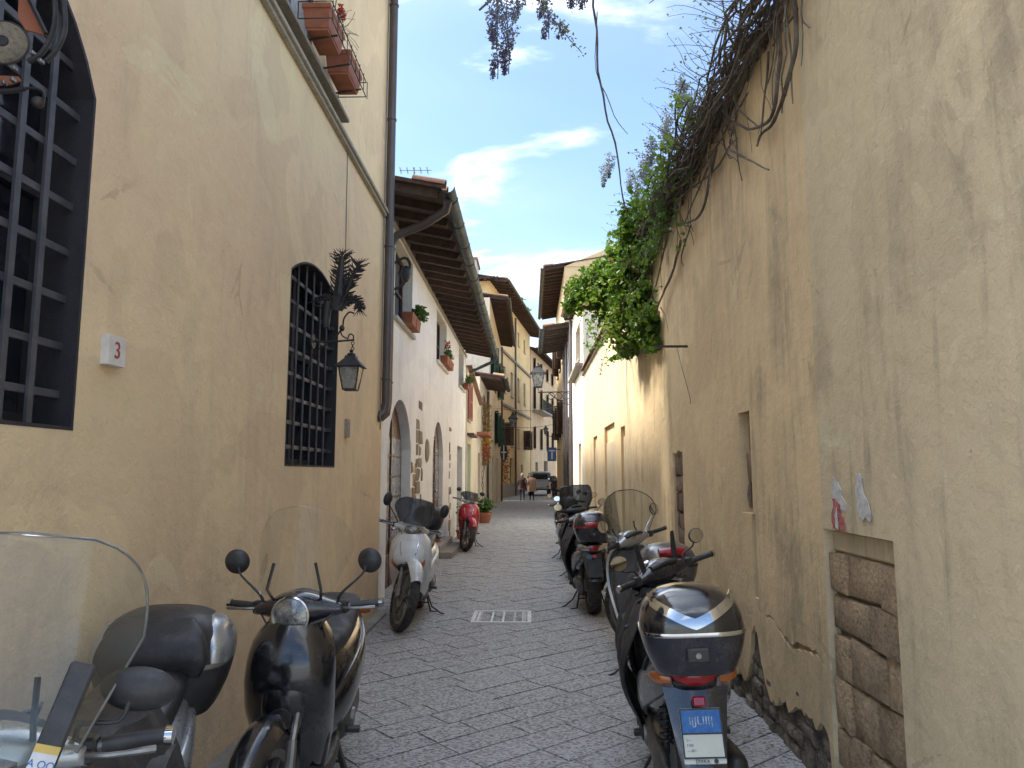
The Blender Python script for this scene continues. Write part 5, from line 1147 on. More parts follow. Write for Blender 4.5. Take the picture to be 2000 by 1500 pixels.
S8 = scooter('dark scooter with upright smoked windscreen third from the far end of the right row', (0.80, 12.1), -0.04, lean=-0.05, steer=8, body=GREYP, body2=PLAS, screen=SCREEND, scr_w=0.27, scr_z=(0.95, 1.42), scr_round=5, case=None, apron=2, R=0.28, mirrors=(0.31, 1.22))
S9 = scooter('grey scooter with silver front fender near the far end of the right row', (0.74, 14.6), 0.0, lean=-0.05, steer=12, body=SILVP, body2=GREYP, case=PLAS, case_size=(0.18, 0.17, 0.26), R=0.30, mirrors=(0.30, 1.2))
S10 = scooter('black scooter with white seat cover standing last in the right row', (0.88, 17.0), PI-0.06, lean=-0.05, steer=12, body=BLACKP, body2=NAVYP, seat=WHITEP, cowl=WHITEP, R=0.30, mirrors=(0.29, 1.2))
# warning sticker on the windscreen strut of the corner scooter
SS = MB(Matrix.Translation((0, 0, 0)))
Mst = Matrix.Translation((-0.165, 0.50, 1.085)) @ Matrix.Rotation(-0.22, 4, 'Y') @ Matrix.Rotation(0.35, 4, 'X')
st_ = MB(Mst).box(-0.026, 0.026, -0.006, 0.006, -0.13, 0.13).build('screen_strut', PLAS, S1, smooth=0, bevel=0.005)
MB(Mst).box(-0.024, 0.024, 0.0065, 0.0075, -0.085, -0.03).build('warning_sticker', STICK, st_, smooth=0)
MB(Mst).box(-0.024, 0.024, 0.0078, 0.0085, -0.045, -0.03).build('sticker_band', STICKY, st_, smooth=0)
txt('A QQ', 0.02, PLBLUE, st_, Mst @ textM((0, 0.0082, -0.066), (-1, 0, 0), (0, 0, 1)), 'sticker_symbols', 0.0004)
# ================================================================== PLANTS
def W(u, v, x): y, z = onX(u, v, x); return Vector((x, y, z))
# --- wisteria along the garden wall top
WV = thing('wisteria_vine', 'tangled leafless wisteria vine running along the top of the garden wall', 'vine')
r3 = random.Random(5); tang = MB()
for i in range(320):
    y0 = r3.uniform(2.9, 9.6); L_ = r3.uniform(1.0, 3.2); y1 = min(y0+L_, 10.0)
    x0 = 1.50+r3.gauss(-0.04, 0.10); z0 = 4.40+r3.gauss(0.02, 0.09)
    pts = wig((x0, y0, z0+r3.uniform(-0.12, 0.1)), (1.47+r3.gauss(-0.05, 0.10), y1, 4.38+r3.gauss(-0.03, 0.12)), 14, 0.16, r3)
    tang.tube(pts, [r3.uniform(0.003, 0.0095)]*15, 5)
tang.build('stem_tangle', TWIG, WV, smooth=60, kind='stuff')
def stem(pts, r, parent=WV, n=6, per=4, amp=0.01, name='vine_stem'):
    p = [Vector(q) for q in spline([tuple(q) for q in pts], per)]
    p = [q+noise.noise_vector(q*5)*amp for q in p]; k = len(p)
    rr = [r*(1-0.55*i/k)*(1+0.25*noise.noise(q*14)) for i, q in enumerate(p)]
    return MB().tube(p, rr, n).build(name, TWIG, parent, smooth=60)
X = 1.44
loops = [([(1548, -20), (1556, 60), (1540, 160), (1512, 235), (1488, 262), (1480, 285)], 0.016), ([(1515, -10), (1522, 90), (1515, 200), (1495, 240), (1460, 252), (1420, 225), (1400, 200)], 0.014),
         ([(1480, 60), (1455, 130), (1432, 180), (1445, 215), (1480, 250)], 0.012), ([(1420, 290), (1460, 310), (1500, 332)], 0.010), ([(1400, 290), (1385, 350), (1372, 410), (1345, 435), (1330, 430)], 0.015),
         ([(1385, 330), (1395, 300), (1360, 380), (1335, 440)], 0.010), ([(1330, 470), (1310, 540), (1288, 590), (1275, 640)], 0.014), ([(1350, 440), (1330, 500), (1335, 520)], 0.008),
         ([(1310, 430), (1290, 520), (1280, 560)], 0.012), ([(1440, 220), (1425, 280), (1440, 270)], 0.007), ([(1565, -10), (1566, 40), (1582, 55)], 0.006), ([(1500, 100), (1495, 180), (1485, 260)], 0.009),
         ([(1410, 240), (1420, 300), (1430, 310)], 0.008), ([(1290, 600), (1300, 620), (1305, 650)], 0.005), ([(1530, -10), (1545, 100), (1548, 200)], 0.008)]
for pts, r in loops: stem([W(u, v, X+0.02*math.sin(i*2.1)) for i, (u, v) in enumerate(pts)], r)
for i in range(26):                                      # short pendant whips under the coping
    y = r3.uniform(3.6, 9.2); a = Vector((1.45, y, 4.32)); L_ = r3.uniform(0.2, 0.75)
    stem([a, a+Vector((-0.04, r3.uniform(-0.1, 0.1), -L_*0.5)), a+Vector((r3.uniform(-0.05, 0.02), r3.uniform(-0.25, 0.25), -L_))], r3.uniform(0.003, 0.008), amp=0.03, n=5)
tw = MB(); bud = MB()
for i in range(340):                                      # fine twigs reaching out against the sky
    y = r3.uniform(3.6, 11.5); a = Vector((1.42+r3.uniform(-0.12, 0.08), y, 4.40+r3.uniform(-0.05, 0.12)))
    d = Vector((r3.uniform(-1.0, 0.1), r3.uniform(-0.5, 0.6), r3.uniform(-0.15, 0.9))).normalized()*r3.uniform(0.15, 0.55)
    pts = wig(a, a+d, 7, 0.10, r3); tw.tube(pts, [0.0035*(1-0.6*k/7) for k in range(8)], 4)
    for p in pts[3:]:
        if r3.random() < 0.8: leaves(bud, [p+Vector((r3.gauss(0, .012), r3.gauss(0, .012), r3.gauss(0, .012)))], 0.022, rr=r3)
nl = MB(); leaves(nl, [p for c in range(26) for p in inell((1.35+r3.uniform(-0.15, 0.1), 5.6+c*0.17, 4.48+r3.uniform(-0.05, 0.12)), (0.16, 0.22, 0.12), 34, 0.1, r3)], 0.05, rr=r3); nl.build('new_leaves', IVYY, WV, smooth=0, recalc=False, kind='stuff')
tw.build('twigs', TWIG, WV, smooth=0, kind='stuff'); bud.build('buds', LEAFT, WV, smooth=0, recalc=False, kind='stuff')
def raceme(parent, top, length, rad, n, size=0.02, r=r3):
    """hanging wisteria flower cluster: stalk, petals thinning to a point"""
    top = Vector(top); m = MB(); pts = []
    for i in range(n):
        t = r.random()**0.8; rr = rad*(1-t)**0.55*r.uniform(0.2, 1); a = r.uniform(0, 2*PI)
        pts.append(top+Vector((rr*math.cos(a)+0.015*math.sin(t*5), rr*math.sin(a), -t*length)))
    pts += [p+Vector((r.gauss(0, .008), r.gauss(0, .008), r.gauss(0, .01))) for p in pts]; leaves(m, pts, size, rr=r); fl = m.build('flower_cluster', LEAFP, parent, smooth=0, recalc=False, kind='stuff')
    MB().tube(wig(top+Vector((0, 0, 0.03)), top+Vector((0.01, 0, -length)), 6, 0.015, r), [0.003]*7, 4).build('flower_stalk', TWIG, fl)
for u, v, y in ((1270, 270, 7.4), (1330, 150, 6.2), (1300, 240, 6.8), (1230, 330, 8.8), (1350, 180, 5.8), (1262, 310, 7.8), (1180, 320, 8.9), (1255, 300, 8.2), (1280, 330, 7.6), (1190, 300, 8.6), (1300, 215, 7.0), (1245, 340, 8.4)): raceme(WV, pt(u, v, y), 0.30, 0.09, 200, 0.024)
# branches arching over the street with flowers hanging into the top of the view
OV = thing('overhanging_wisteria', 'wisteria branches arching over the street with purple flower clusters hanging', 'vine')
Y0 = 4.1
arch_pts = [Vector((1.62, 3.7, 4.36)), Vector((1.25, 3.9, 4.75)), Vector((0.7, Y0, 4.85)), Vector((0.2, Y0+0.05, 4.75)), Vector((-0.15, Y0+0.1, 4.55)), Vector((-0.30, Y0+0.1, 4.40))]
stem(arch_pts, 0.014, OV, amp=0.03, name='branch')
stem([Vector((0.7, Y0, 4.85)), pt(1165, -40, Y0), pt(1167, 60, Y0), pt(1172, 160, Y0), pt(1195, 260, Y0), pt(1212, 340, Y0), pt(1222, 425, Y0)], 0.008, OV, amp=0.02, name='hanging_twig')
stem([pt(1168, 20, Y0), pt(1164, 110, Y0+0.05), pt(1180, 200, Y0)], 0.003, OV, amp=0.02, name='hanging_twig')
stem([pt(1175, 170, Y0), pt(1210, 240, Y0), pt(1225, 262, Y0)], 0.003, OV, amp=0.02, name='hanging_twig')
stem([Vector((0.2, Y0+0.05, 4.75)), pt(1045, -20, Y0), pt(1090, 50, Y0), pt(1135, 105, Y0)], 0.004, OV, amp=0.02, name='hanging_twig')
stem([Vector((-0.1, Y0+0.05, 4.65)), pt(975, -10, Y0), pt(965, 50, Y0)], 0.005, OV, amp=0.02, name='hanging_twig')
stem([Vector((1.25, 3.9, 4.75)), pt(1300, -20, Y0), pt(1268, 8, Y0)], 0.004, OV, amp=0.02, name='hanging_twig')
for u, v, l, rd, n in ((968, -30, 0.36, 0.095, 420), (990, 15, 0.42, 0.075, 420), (968, 60, 0.30, 0.05, 170), (1010, -30, 0.22, 0.08, 200), (1060, -25, 0.20, 0.06, 150), (1068, 20, 0.18, 0.06, 120), (1120, -40, 0.18, 0.07, 160), (1140, -30, 0.15, 0.05, 110), (1095, 45, 0.10, 0.04, 60)):
    raceme(OV, pt(u, v, Y0+rnd.uniform(-0.1, 0.15)), l, rd, n, 0.017)
bl = MB(); leaves(bl, [pt(1045+90*t+rnd.gauss(0, 6), -10+115*t+rnd.gauss(0, 8), Y0) for t in [rnd.random() for _ in range(90)]], 0.022); bl.build('small_leaves', LEAFT, OV, smooth=0, recalc=False, kind='stuff')
# --- ivy hanging over the wall
IV = thing('ivy', 'dense green ivy mass spilling over the garden wall towards the street', 'ivy')
m = MB(); P_ = []
for c, r, n in (((1.30, 9.3, 3.62), (0.34, 1.0, 0.62), 3400), ((1.05, 9.4, 3.95), (0.42, 0.8, 0.55), 3400), ((0.80, 9.6, 4.00), (0.34, 0.5, 0.40), 1700), ((1.22, 9.0, 4.35), (0.34, 0.9, 0.38), 2200), ((1.38, 8.5, 3.30), (0.16, 0.45, 0.42), 900), ((1.33, 9.9, 3.30), (0.22, 0.6, 0.30), 900),
                ((0.62, 9.7, 3.88), (0.22, 0.3, 0.16), 420), ((1.25, 8.3, 4.55), (0.25, 0.7, 0.22), 700), ((1.6, 10.2, 4.4), (0.5, 1.6, 0.35), 1500)):
    P_ += inell(c, r, n)
P_ = [p+noise.noise_vector(p*3.1)*0.10 for p in P_ if noise.noise(p*4.2) > -0.22]
P_ = [p for p in P_ if not (p.x > 1.49 and p.z < 4.36)]
leaves(m, P_, 0.072); m.build('foliage', IVY, IV, smooth=0, recalc=False, kind='stuff')
m = MB(); leaves(m, inell((0.95, 9.2, 3.72), (0.42, 0.7, 0.55), 380, 0.8)+inell((1.15, 8.7, 3.45), (0.3, 0.5, 0.4), 160, 0.8), 0.055); m.build('young_leaves', IVYY, IV, smooth=0, recalc=False, kind='stuff')
m = MB(); lv = MB()
for i in range(34):                                      # trailing runners with sparse leaves
    y = r3.uniform(6.6, 11.5); a = Vector((1.42-r3.random()*0.5*(1 if y > 8.2 else 0.15), y, 4.3 if y < 8 else r3.uniform(3.3, 4.4))); b = a+Vector((r3.uniform(-0.28, 0.02), r3.uniform(-0.4, 0.2), -r3.uniform(0.15, 0.6)))
    q_ = wig(a, b, 9, 0.09, r3); m.tube(q_, [0.004]*10, 4)
    for p in q_[1:]: leaves(lv, [p+Vector((r3.gauss(0, .03), r3.gauss(0, .03), r3.gauss(0, .03))) for _ in range(3)], 0.055, rr=r3)
for _ in range(420):                                     # loose leaves among the wisteria twigs
    y = r3.uniform(6.2, 8.8); leaves(lv, [Vector((1.38+r3.gauss(-0.06, 0.13), y, 4.42+r3.gauss(0.02, 0.12)))], 0.06, rr=r3)
m.build('runners', TWIG, IV, smooth=0, kind='stuff'); lv.build('runner_leaves', IVY, IV, smooth=0, recalc=False, kind='stuff')
m = MB(); leaves(m, inell((1.1, 9.1, 3.8), (0.5, 0.9, 0.7), 90, 0.85), 0.06); m.build('dead_leaves', LEAFO, IV, smooth=0, recalc=False, kind='stuff')
for i in range(12):
    a = Vector((1.46, r3.uniform(8.4, 10.2), 4.36)); b = Vector((r3.uniform(0.75, 1.35), a.y+r3.uniform(-0.3, 0.3), r3.uniform(3.3, 4.2)))
    MB().tube(wig(a, b, 8, 0.08, r3), [0.010-0.0007*k for k in range(9)], 5).build('ivy_stem', TWIG, IV)
# --- planters
def foliage_pot(name, label, cat, loc, w_, d_, h_, n, fr_, mat=LEAFG, flowers=None, group=None, round_=False, size=0.05, boxes=1, kids=()):
    T = thing(name, label, cat, loc, group=group)
    for k in range(boxes):
        y = (k-(boxes-1)/2)*(d_+0.03)
        m = MB()
        if round_: m.lathe([(w_*0.62, 0), (w_*0.66, 0.02), (w_*0.88, h_*0.78), (w_*1.0, h_*0.8), (w_*1.0, h_), (w_*0.88, h_), (w_*0.85, h_*0.85)], n=24)
        else:
            m.rings([[(x*s, y+yy*s, z) for x, yy in ((-w_/2, -d_/2), (w_/2, -d_/2), (w_/2, d_/2), (-w_/2, d_/2))] for s, z in ((0.84, 0), (0.95, h_*0.8), (1.0, h_*0.81), (1.0, h_), (0.9, h_), (0.88, h_*0.9))])
        m.build('pot', TERRA, T, smooth=35, bevel=0 if round_ else 0.003)
    m = MB(); pp = inell((fr_[0], fr_[1], h_+fr_[4]*0.6), (fr_[2], fr_[3], fr_[4]), n, 0.2); leaves(m, pp, size); m.build('foliage', mat, T, smooth=0, recalc=False, kind='stuff')
    m = MB()
    for i in range(14): m.tube(wig((rnd.uniform(-w_, w_)*0.2, rnd.uniform(-d_, d_)*0.3, h_*0.8), tuple(rnd.choice(pp)), 4, 0.02), [0.004]*5, 4)
    m.build('stems', TWIG, T, smooth=0)
    if flowers:
        for mt, c, r, n2 in flowers:
            m = MB(); leaves(m, inell(c, r, n2, 0.2), size*0.7); m.build('flowers', mt, T, smooth=0, recalc=False, kind='stuff')
    return T
def geranium(label, y, dirn):
    T = thing('flower_box', label, 'flower box', (-1.60, y, 4.93), group='flower boxes on the upper window')
    m = MB(); m.rings([[(x*s, yy*s, z) for x, yy in ((-0.10, -0.22), (0.12, -0.22), (0.12, 0.22), (-0.10, 0.22))] for s, z in ((0.80, 0), (0.94, 0.135), (1.0, 0.137), (1.0, 0.175), (0.9, 0.175), (0.88, 0.15))]); m.build('box', TERRA, T, smooth=0, bevel=0.003)
    m = MB(); m.box(-0.07, 0.09, -0.17, 0.17, -0.018, -0.001); m.build('drip_tray', TERRA, T, smooth=0)
    m = MB(); leaves(m, inell((0, 0, 0.20), (0.09, 0.20, 0.06), 120, 0.2), 0.045); m.build('foliage', LEAFG, T, smooth=0, recalc=False, kind='stuff')
    return T
g1 = geranium('nearer terracotta flower box on the upper window rack, behind the red flowers', 5.36, 1)
g2 = geranium('farther terracotta flower box on the upper window rack, touching its end', 5.98, 1)
for (dy, dz) in ((0.18, 0.42), (0.30, 0.24)):
    m = MB(); leaves(m, inell((0.06, dy, 0.18+dz), (0.05, 0.05, 0.10), 150, 0.1), 0.032); m.build('flowers', PETR, g1, smooth=0, recalc=False, kind='stuff')
    MB().tube([(0.02, dy*0.7, 0.12), (0.05, dy*0.9, 0.2+dz*0.5), (0.06, dy, 0.18+dz)], 0.004, 5, per=3).build('flower_stem', LEAFG, g1)
m = MB()
for i in range(14):
    a = Vector((0.06, rnd.uniform(-0.05, 0.2), 0.2)); m.tube(wig(a, a+Vector((rnd.uniform(0.05, 0.16), rnd.uniform(0.1, 0.5), rnd.uniform(-0.05, 0.25))), 6, 0.05), [0.0022]*7, 4)
m.build('dry_stems', LEAFT, g1, smooth=0)
RK = thing('window_rack', 'black iron rack holding the flower boxes outside the upper window', 'rack', (-1.75, 5.68, 4.93))
m = MB()
for z in (0.02, 0.155): m.tube([(0.04, -0.58, z), (0.29, -0.58, z), (0.29, 0.58, z), (0.04, 0.58, z)], 0.005, 5)
for i in range(9): m.tube([(0.30, -0.58+i*0.145, 0.0), (0.30, -0.58+i*0.145, 0.16)], 0.0035, 5)
m.tube([(0.04, -0.58, 0.02), (0.04, -0.58, 0.155)], 0.005, 5).tube([(0.04, 0.58, 0.02), (0.04, 0.58, 0.155)], 0.005, 5)
for y in (-0.4, 0.0, 0.4): m.beam((0.0, y, -0.05), (0.29, y, -0.005), 0.02, 0.006)
m.build('rack_frame', IRON, RK)
foliage_pot('window_planter', 'terracotta planters with bushy green plant under the nearest white house window', 'planter', (-1.80, 11.1, 3.80), 0.17, 0.40, 0.17, 420, (0.10, 0.25, 0.16, 0.38, 0.17), boxes=2, group='planters on the white house sills')
foliage_pot('window_planter', 'terracotta pots with pink flowers under the middle white house window', 'planter', (-1.80, 16.0, 3.90), 0.17, 0.40, 0.17, 260, (0.04, -0.2, 0.12, 0.5, 0.15), boxes=3, flowers=[(PETR, (0.05, -0.35, 0.42), (0.1, 0.22, 0.12), 110), (PETY, (0.08, 0.1, 0.22), (0.10, 0.3, 0.05), 60)], group='planters on the white house sills')
foliage_pot('window_planter', 'planter with spilling dark green plant under the farthest white house window', 'planter', (-1.80, 20.7, 3.95), 0.17, 0.30, 0.15, 300, (0.10, 0.1, 0.20, 0.42, 0.20), boxes=1, group='planters on the white house sills')
foliage_pot('potted_plant', 'large terracotta pot with spiky dark plant at the foot of the cream cottage', 'potted plant', (-1.50, 24.6, 0), 0.26, 0.26, 0.34, 420, (0, 0, 0.42, 0.42, 0.34), round_=True, size=0.11)
foliage_pot('potted_plant', 'pot with tall yellowish green plant ending the row of scooters on the right', 'potted plant', (0.95, 19.6, 0), 0.20, 0.20, 0.30, 520, (-0.02, 0, 0.26, 0.3, 0.46), LEAFV, round_=True, size=0.10, flowers=[(WHITES, (0.1, 0, 0.95), (0.1, 0.1, 0.1), 24)])
foliage_pot('potted_plant', 'small climbing plant in a pot at the foot of the white house door', 'potted plant', (-1.72, 18.6, 0), 0.12, 0.12, 0.22, 220, (0, 0, 0.14, 0.2, 0.5), LEAFG, round_=True, size=0.06)
def creeper(label, x, y, z0, z1, n, mats, w_=0.28):
    T = thing('climbing_creeper', label, 'creeper', (x, y, z0), group='autumn coloured creepers on the left houses')
    m = MB()
    for i in range(6): m.tube(wig((0, rnd.uniform(-0.1, 0.1), -z0 if i < 2 else 0), (0.05, rnd.uniform(-0.3, 0.3), z1-z0), 12, 0.10), [0.012]*13, 5)
    m.build('stems', TWIG, T)
    for k, (mt, f, za, zb) in enumerate(mats):
        m = MB(); pp = [Vector((rnd.uniform(0.0, w_)*(0.6+0.4*math.sin(rnd.random()*PI)), rnd.gauss(0, 0.34), za+(zb-za)*rnd.random())) for _ in range(int(n*f))]
        leaves(m, pp, 0.10); m.build('leaves' if k == 0 else 'coloured_leaves', mt, T, smooth=0, recalc=False, kind='stuff')
    return T
creeper('rust and yellow creeper climbing the cream cottage front', -1.80, 28.6, 1.9, 4.6, 620, ((LEAFO, 0.75, 0, 2.4), (PETY, 0.15, 0.7, 1.2), (PETR, 0.12, 0.3, 0.9)))
creeper('red creeper hanging over a pot by the ochre palazzo corner', -1.62, 43.0, 1.0, 3.6, 420, ((LEAFO, 0.6, 0, 2.2), (PETR, 0.4, 0.5, 2.0), (PETY, 0.1, 1.2, 2.2)), 0.45)

# ================================================================== LANTERNS, SIGNS
def lantern_head(T, o, s=1.0, glass=LANT, name='lantern'):
    """four sided tapering street lantern hanging/standing at o (centre of glass bottom)"""
    o = Vector(o); m = MB(Matrix.Translation(o) @ Matrix.Scale(s, 4))
    b, t, h = 0.055, 0.088, 0.20
    for sx in (-1, 1):
        for sy in (-1, 1): m.beam((sx*b, sy*b, 0), (sx*t, sy*t, h), 0.010, 0.010)
    for z, w_ in ((0, b), (h, t)):
        for q in range(4):
            a = [(-w_, -w_), (w_, -w_), (w_, w_), (-w_, w_)]; m.beam((*a[q], z), (*a[(q+1) % 4], z), 0.012, 0.012)
    m.rings([[(-k, -k, z), (k, -k, z), (k, k, z), (-k, k, z)] for k, z in ((t+0.03, h), (t+0.02, h+0.012), (0.055, h+0.07), (0.05, h+0.075), (0.045, h+0.10))])
    m.lathe([(0.03, h+0.10), (0.04, h+0.112), (0.03, h+0.125), (0.012, h+0.13), (0.018, h+0.15), (0.001, h+0.165)], n=12); m.box(-b, b, -b, b, -0.008, 0.004)
    fr_ = m.build(name, IRON, T, smooth=35)
    for q in range(4):
        c, s_ = [(1, 0), (0, 1), (-1, 0), (0, -1)][q]
        m = MB(Matrix.Translation(o) @ Matrix.Scale(s, 4)); e = 0.002
        P4 = [(-b, b+e, 0.008), (b, b+e, 0.008), (t, t+e, h-0.008), (-t, t+e, h-0.008)]; Q4 = [(x, y-0.003, z) for x, y, z in P4]
        rot = lambda p: (p[0]*c-p[1]*s_, p[0]*s_+p[1]*c, p[2])
        m.add([rot(p) for p in P4+Q4], [(0, 1, 2, 3), (7, 6, 5, 4), (0, 4, 5, 1), (1, 5, 6, 2), (2, 6, 7, 3), (3, 7, 4, 0)]); m.build('glass_pane', glass, fr_, smooth=0)
    MB(Matrix.Translation(o)).ell((0, 0, 0.08*s), (0.02*s, 0.02*s, 0.04*s), 10, 7).build('bulb', WHITES, fr_)
    return fr_
PL = thing('palm_lantern', 'wrought iron palm tree bracket carrying a hanging lantern on the ochre house', 'wall lantern')
ly = 5.86
def PX(u, v): return pt(u, v, ly)
m = MB(); m.tube([Vector((-1.75, ly, PX(605, 667).z)), PX(640, 668), PX(692, 664)], 0.008, 7)
m.tube([Vector((-1.75, ly, PX(0, 745).z)), PX(602, 725), PX(612, 690), PX(640, 672)], 0.006, 6, per=4)
m.tube([PX(650, 668), PX(668, 640), PX(672, 622), PX(682, 610), PX(692, 612)], 0.007, 6, per=4); m.ell(PX(668, 641), (0.022, 0.018, 0.026))
m.tube([PX(690, 664), PX(690, 655), PX(683, 653), PX(680, 660)], 0.006, 6, per=4); m.tube([PX(664, 640), PX(668, 655), PX(680, 662)], 0.006, 6, per=4)
m.ell(PX(618, 664), (0.012, 0.012, 0.014)); m.lathe([(0.001, 0), (0.06, 0), (0.06, 0.01), (0.001, 0.012)], (-1.75, ly, PX(605, 667).z), 'x', 16)
m.build('bracket_arm', IRON, PL)
m = MB(); m.tube([Vector((-1.75, ly, PX(0, 600).z)), PX(655, 605)], 0.008, 6)
m.loft([(PX(655, 640).z, PX(655, 0).x, ly, 0.03, 0.03), (PX(655, 610).z, PX(656, 0).x, ly, 0.038, 0.038), (PX(655, 590).z, PX(658, 0).x, ly, 0.034, 0.034)], 'xy', 2.2, 12); m.build('palm_trunk', IRON, PL)
def frond(pts, w_, seed, barb=0.05):
    """tapered iron leaf folded along its rib, with a comb of curved barbs"""
    r = random.Random(seed); sp = [Vector(p) for p in spline([tuple(p) for p in pts], 6)]; k = len(sp); m = MB()
    rings_ = []
    for i, p in enumerate(sp):
        t = i/(k-1); d = (sp[min(k-1, i+1)]-sp[max(0, i-1)]).normalized(); sd = d.cross(Vector((0, 1, 0))).normalized(); ww = w_*(1-t*0.65)
        rings_.append([p-sd*ww, p+Vector((0, -0.012, 0)), p+sd*ww, p+Vector((0, 0.004, 0))])
        if i > 2:
            for s_ in (-1, 1):
                for _ in range(2):
                    b = p+sd*s_*ww*0.8+d*r.uniform(-0.01, 0.01); e = b+sd*s_*barb*r.uniform(0.5, 1.1)*(0.5+t)+d*barb*r.uniform(0.3, 1.2)+Vector((0, r.uniform(-0.03, 0.03), 0)); mid = b.lerp(e, 0.5)+sd*s_*0.008
                    m.tube([b, mid, e], [0.007, 0.005, 0.0015], 4)
    m.rings(rings_); e = sp[-1]; d = (sp[-1]-sp[-3]).normalized()
    for q in range(5):
        m.tube([e, e+d*0.03+Vector((0.008*(q-2), 0, 0)), e+d*0.07+Vector((0.028*(q-2), 0, -0.004*abs(q-2)))], [0.006, 0.005, 0.0015], 4)
    m.build('palm_frond', IRON, PL, smooth=30)
frond([PX(655, 606), PX(661, 570), PX(665, 530), PX(668, 500)], 0.052, 1, 0.06)
frond([PX(663, 600), PX(676, 570), PX(686, 545), PX(700, 518)], 0.030, 2, 0.055)
frond([PX(664, 606), PX(678, 590), PX(690, 584), PX(700, 590), PX(702, 600)], 0.020, 3, 0.032)
frond([PX(650, 600), PX(640, 580), PX(622, 585)], 0.010, 4, 0.02)
m = MB(); 
for i in range(4): m.torus(0.012, 0.0035, tuple(PX(689, 668)-Vector((0, 0, 0.010+0.022*i))), 'x' if i % 2 else 'y', 12, 5)
m.build('chain', IRON, PL)
lz = PX(0, 763).z; lo_ = Vector((PX(686, 700).x, ly, lz)); sc_l = (PX(0, 684).z-lz)/0.365
lantern_head(PL, lo_, sc_l)
# ornate bracket by the near window, its disc just inside the frame
DR = thing('ornate_iron_bracket', 'dark ornate iron wall bracket with a pale disc in the top left corner', 'wall bracket')
by = 2.05
def DX(u, v): return pt(u, v, by)
m = MB(); m.tube([DX(90, -90), DX(118, -30), DX(126, 20), DX(126, 60), DX(112, 95), DX(90, 120)], 0.008, 7, per=4)
m.tube([DX(88, -60), DX(105, -10), DX(107, 40), DX(98, 75), DX(80, 105), DX(55, 120)], 0.008, 7, per=4); m.tube([DX(100, -80), DX(104, 10), DX(110, 38)], 0.004, 6, per=4)
m.tube([DX(20, 178), DX(60, 172), DX(85, 180), DX(84, 198), DX(74, 208), DX(62, 200)], 0.005, 6, per=4); m.ell(DX(74, 200), (0.018, 0.018, 0.018))
m.tube([DX(48, -20), DX(70, 25), DX(90, 66)], 0.007, 6); m.tube([Vector((-1.75, by, DX(0, 190).z)), DX(-60, 180), DX(20, 178), DX(50, 172)], 0.009, 6, per=4)
m.tube([Vector((-1.75, by, DX(0, 20).z)), DX(-90, 20), DX(-20, -40), DX(88, -60)], 0.010, 6, per=4)
m.build('scroll_work', IRON, DR)
dc = DX(8, 84); m = MB(Matrix.Translation(dc) @ Matrix.Rotation(0.25, 4, 'Z')); m.lathe([(0.001, -0.012), (0.058, -0.012), (0.066, -0.004), (0.066, 0.006), (0.001, 0.010)], axis='y', n=36); m.build('pale_disc', GSTONE, DR)
m = MB(Matrix.Translation(dc) @ Matrix.Rotation(0.25, 4, 'Z')); m.lathe([(0.001, -0.016), (0.016, -0.016), (0.018, -0.011), (0.001, -0.011)], axis='y', n=20); m.torus(0.067, 0.004, (0, -0.002, 0), 'y', 36, 6); m.build('disc_boss', IRON, DR)
for k, pp in enumerate(([DX(28, -20), DX(50, -10), DX(82, 62), DX(40, 50), DX(26, 25)], [DX(-20, 140), DX(26, 142), DX(30, 150), DX(10, 158), DX(-20, 160)])):
    m = MB(); n = len(pp); m.add([p+Vector((0, 0.02, 0)) for p in pp]+[p+Vector((0, 0.026, 0)) for p in pp], [tuple(range(n)), tuple(n+i for i in reversed(range(n)))]+[(i, (i+1) % n, n+(i+1) % n, n+i) for i in range(n)]); m.build('rust_red_panel', TERRA, DR, smooth=0)
m = MB()
for u, v in ((64, 104), (80, 120), (28, 134), (25, 156), (8, 162)): p = DX(u, v); m.box(p.x-0.006, p.x+0.006, p.y-0.01, p.y+0.01, p.z-0.006, p.z+0.006)
m.build('bright_studs', ALU, DR, smooth=0, bevel=0.002)
# big lantern on the right-hand bracket
BL = thing('street_lantern', 'large glass street lantern on a scrolled bracket from the pale right house', 'street lamp')
yb = 27.0; c = pt(1051, 756, yb); z_ = pt(0, 768, yb).z
lantern_head(BL, c, (pt(0, 712, yb).z-c.z)/0.365)
m = MB(); m.tube([(1.5, yb, z_), (c.x, yb, z_-0.02), (c.x, yb, c.z)], 0.022, 7); m.tube([(1.5, yb, z_-0.5), (1.1, yb, z_-0.35), (0.7, yb, z_-0.05)], 0.018, 6, per=4)
for q in range(3): m.torus(0.12, 0.014, (1.32-q*0.27, yb, z_-0.16), 'y', 18, 5)
m.build('scroll_bracket', IRON, BL)
L2 = thing('street_lantern', 'smaller street lantern on a bracket arm from the left houses by the palazzo', 'street lamp')
yb = 42.0; c = pt(1002, 835, yb); lantern_head(L2, c, (pt(0, 806, yb).z-c.z)/0.365)
m = MB(); z_ = c.z-0.1; m.tube([(-1.75, yb, z_), (c.x, yb, z_), (c.x, yb, c.z)], 0.025, 6); m.tube([(-1.75, yb, z_-0.7), (-1.3, yb, z_-0.5), (-1.1, yb, z_)], 0.018, 6, per=4); m.build('bracket_arm', IRON, L2)
L3 = thing('street_lantern', 'distant small street lantern low beneath the pink house balcony', 'street lamp')
yb = 58.0; c = pt(1066, 848, yb); lantern_head(L3, c, (pt(0, 832, yb).z-c.z)/0.365)
m = MB(); z_ = c.z-0.1; m.tube([(2.6, yb, z_-0.2), (c.x, yb, z_), (c.x, yb, c.z)], 0.03, 6); m.build('bracket_arm', IRON, L3)
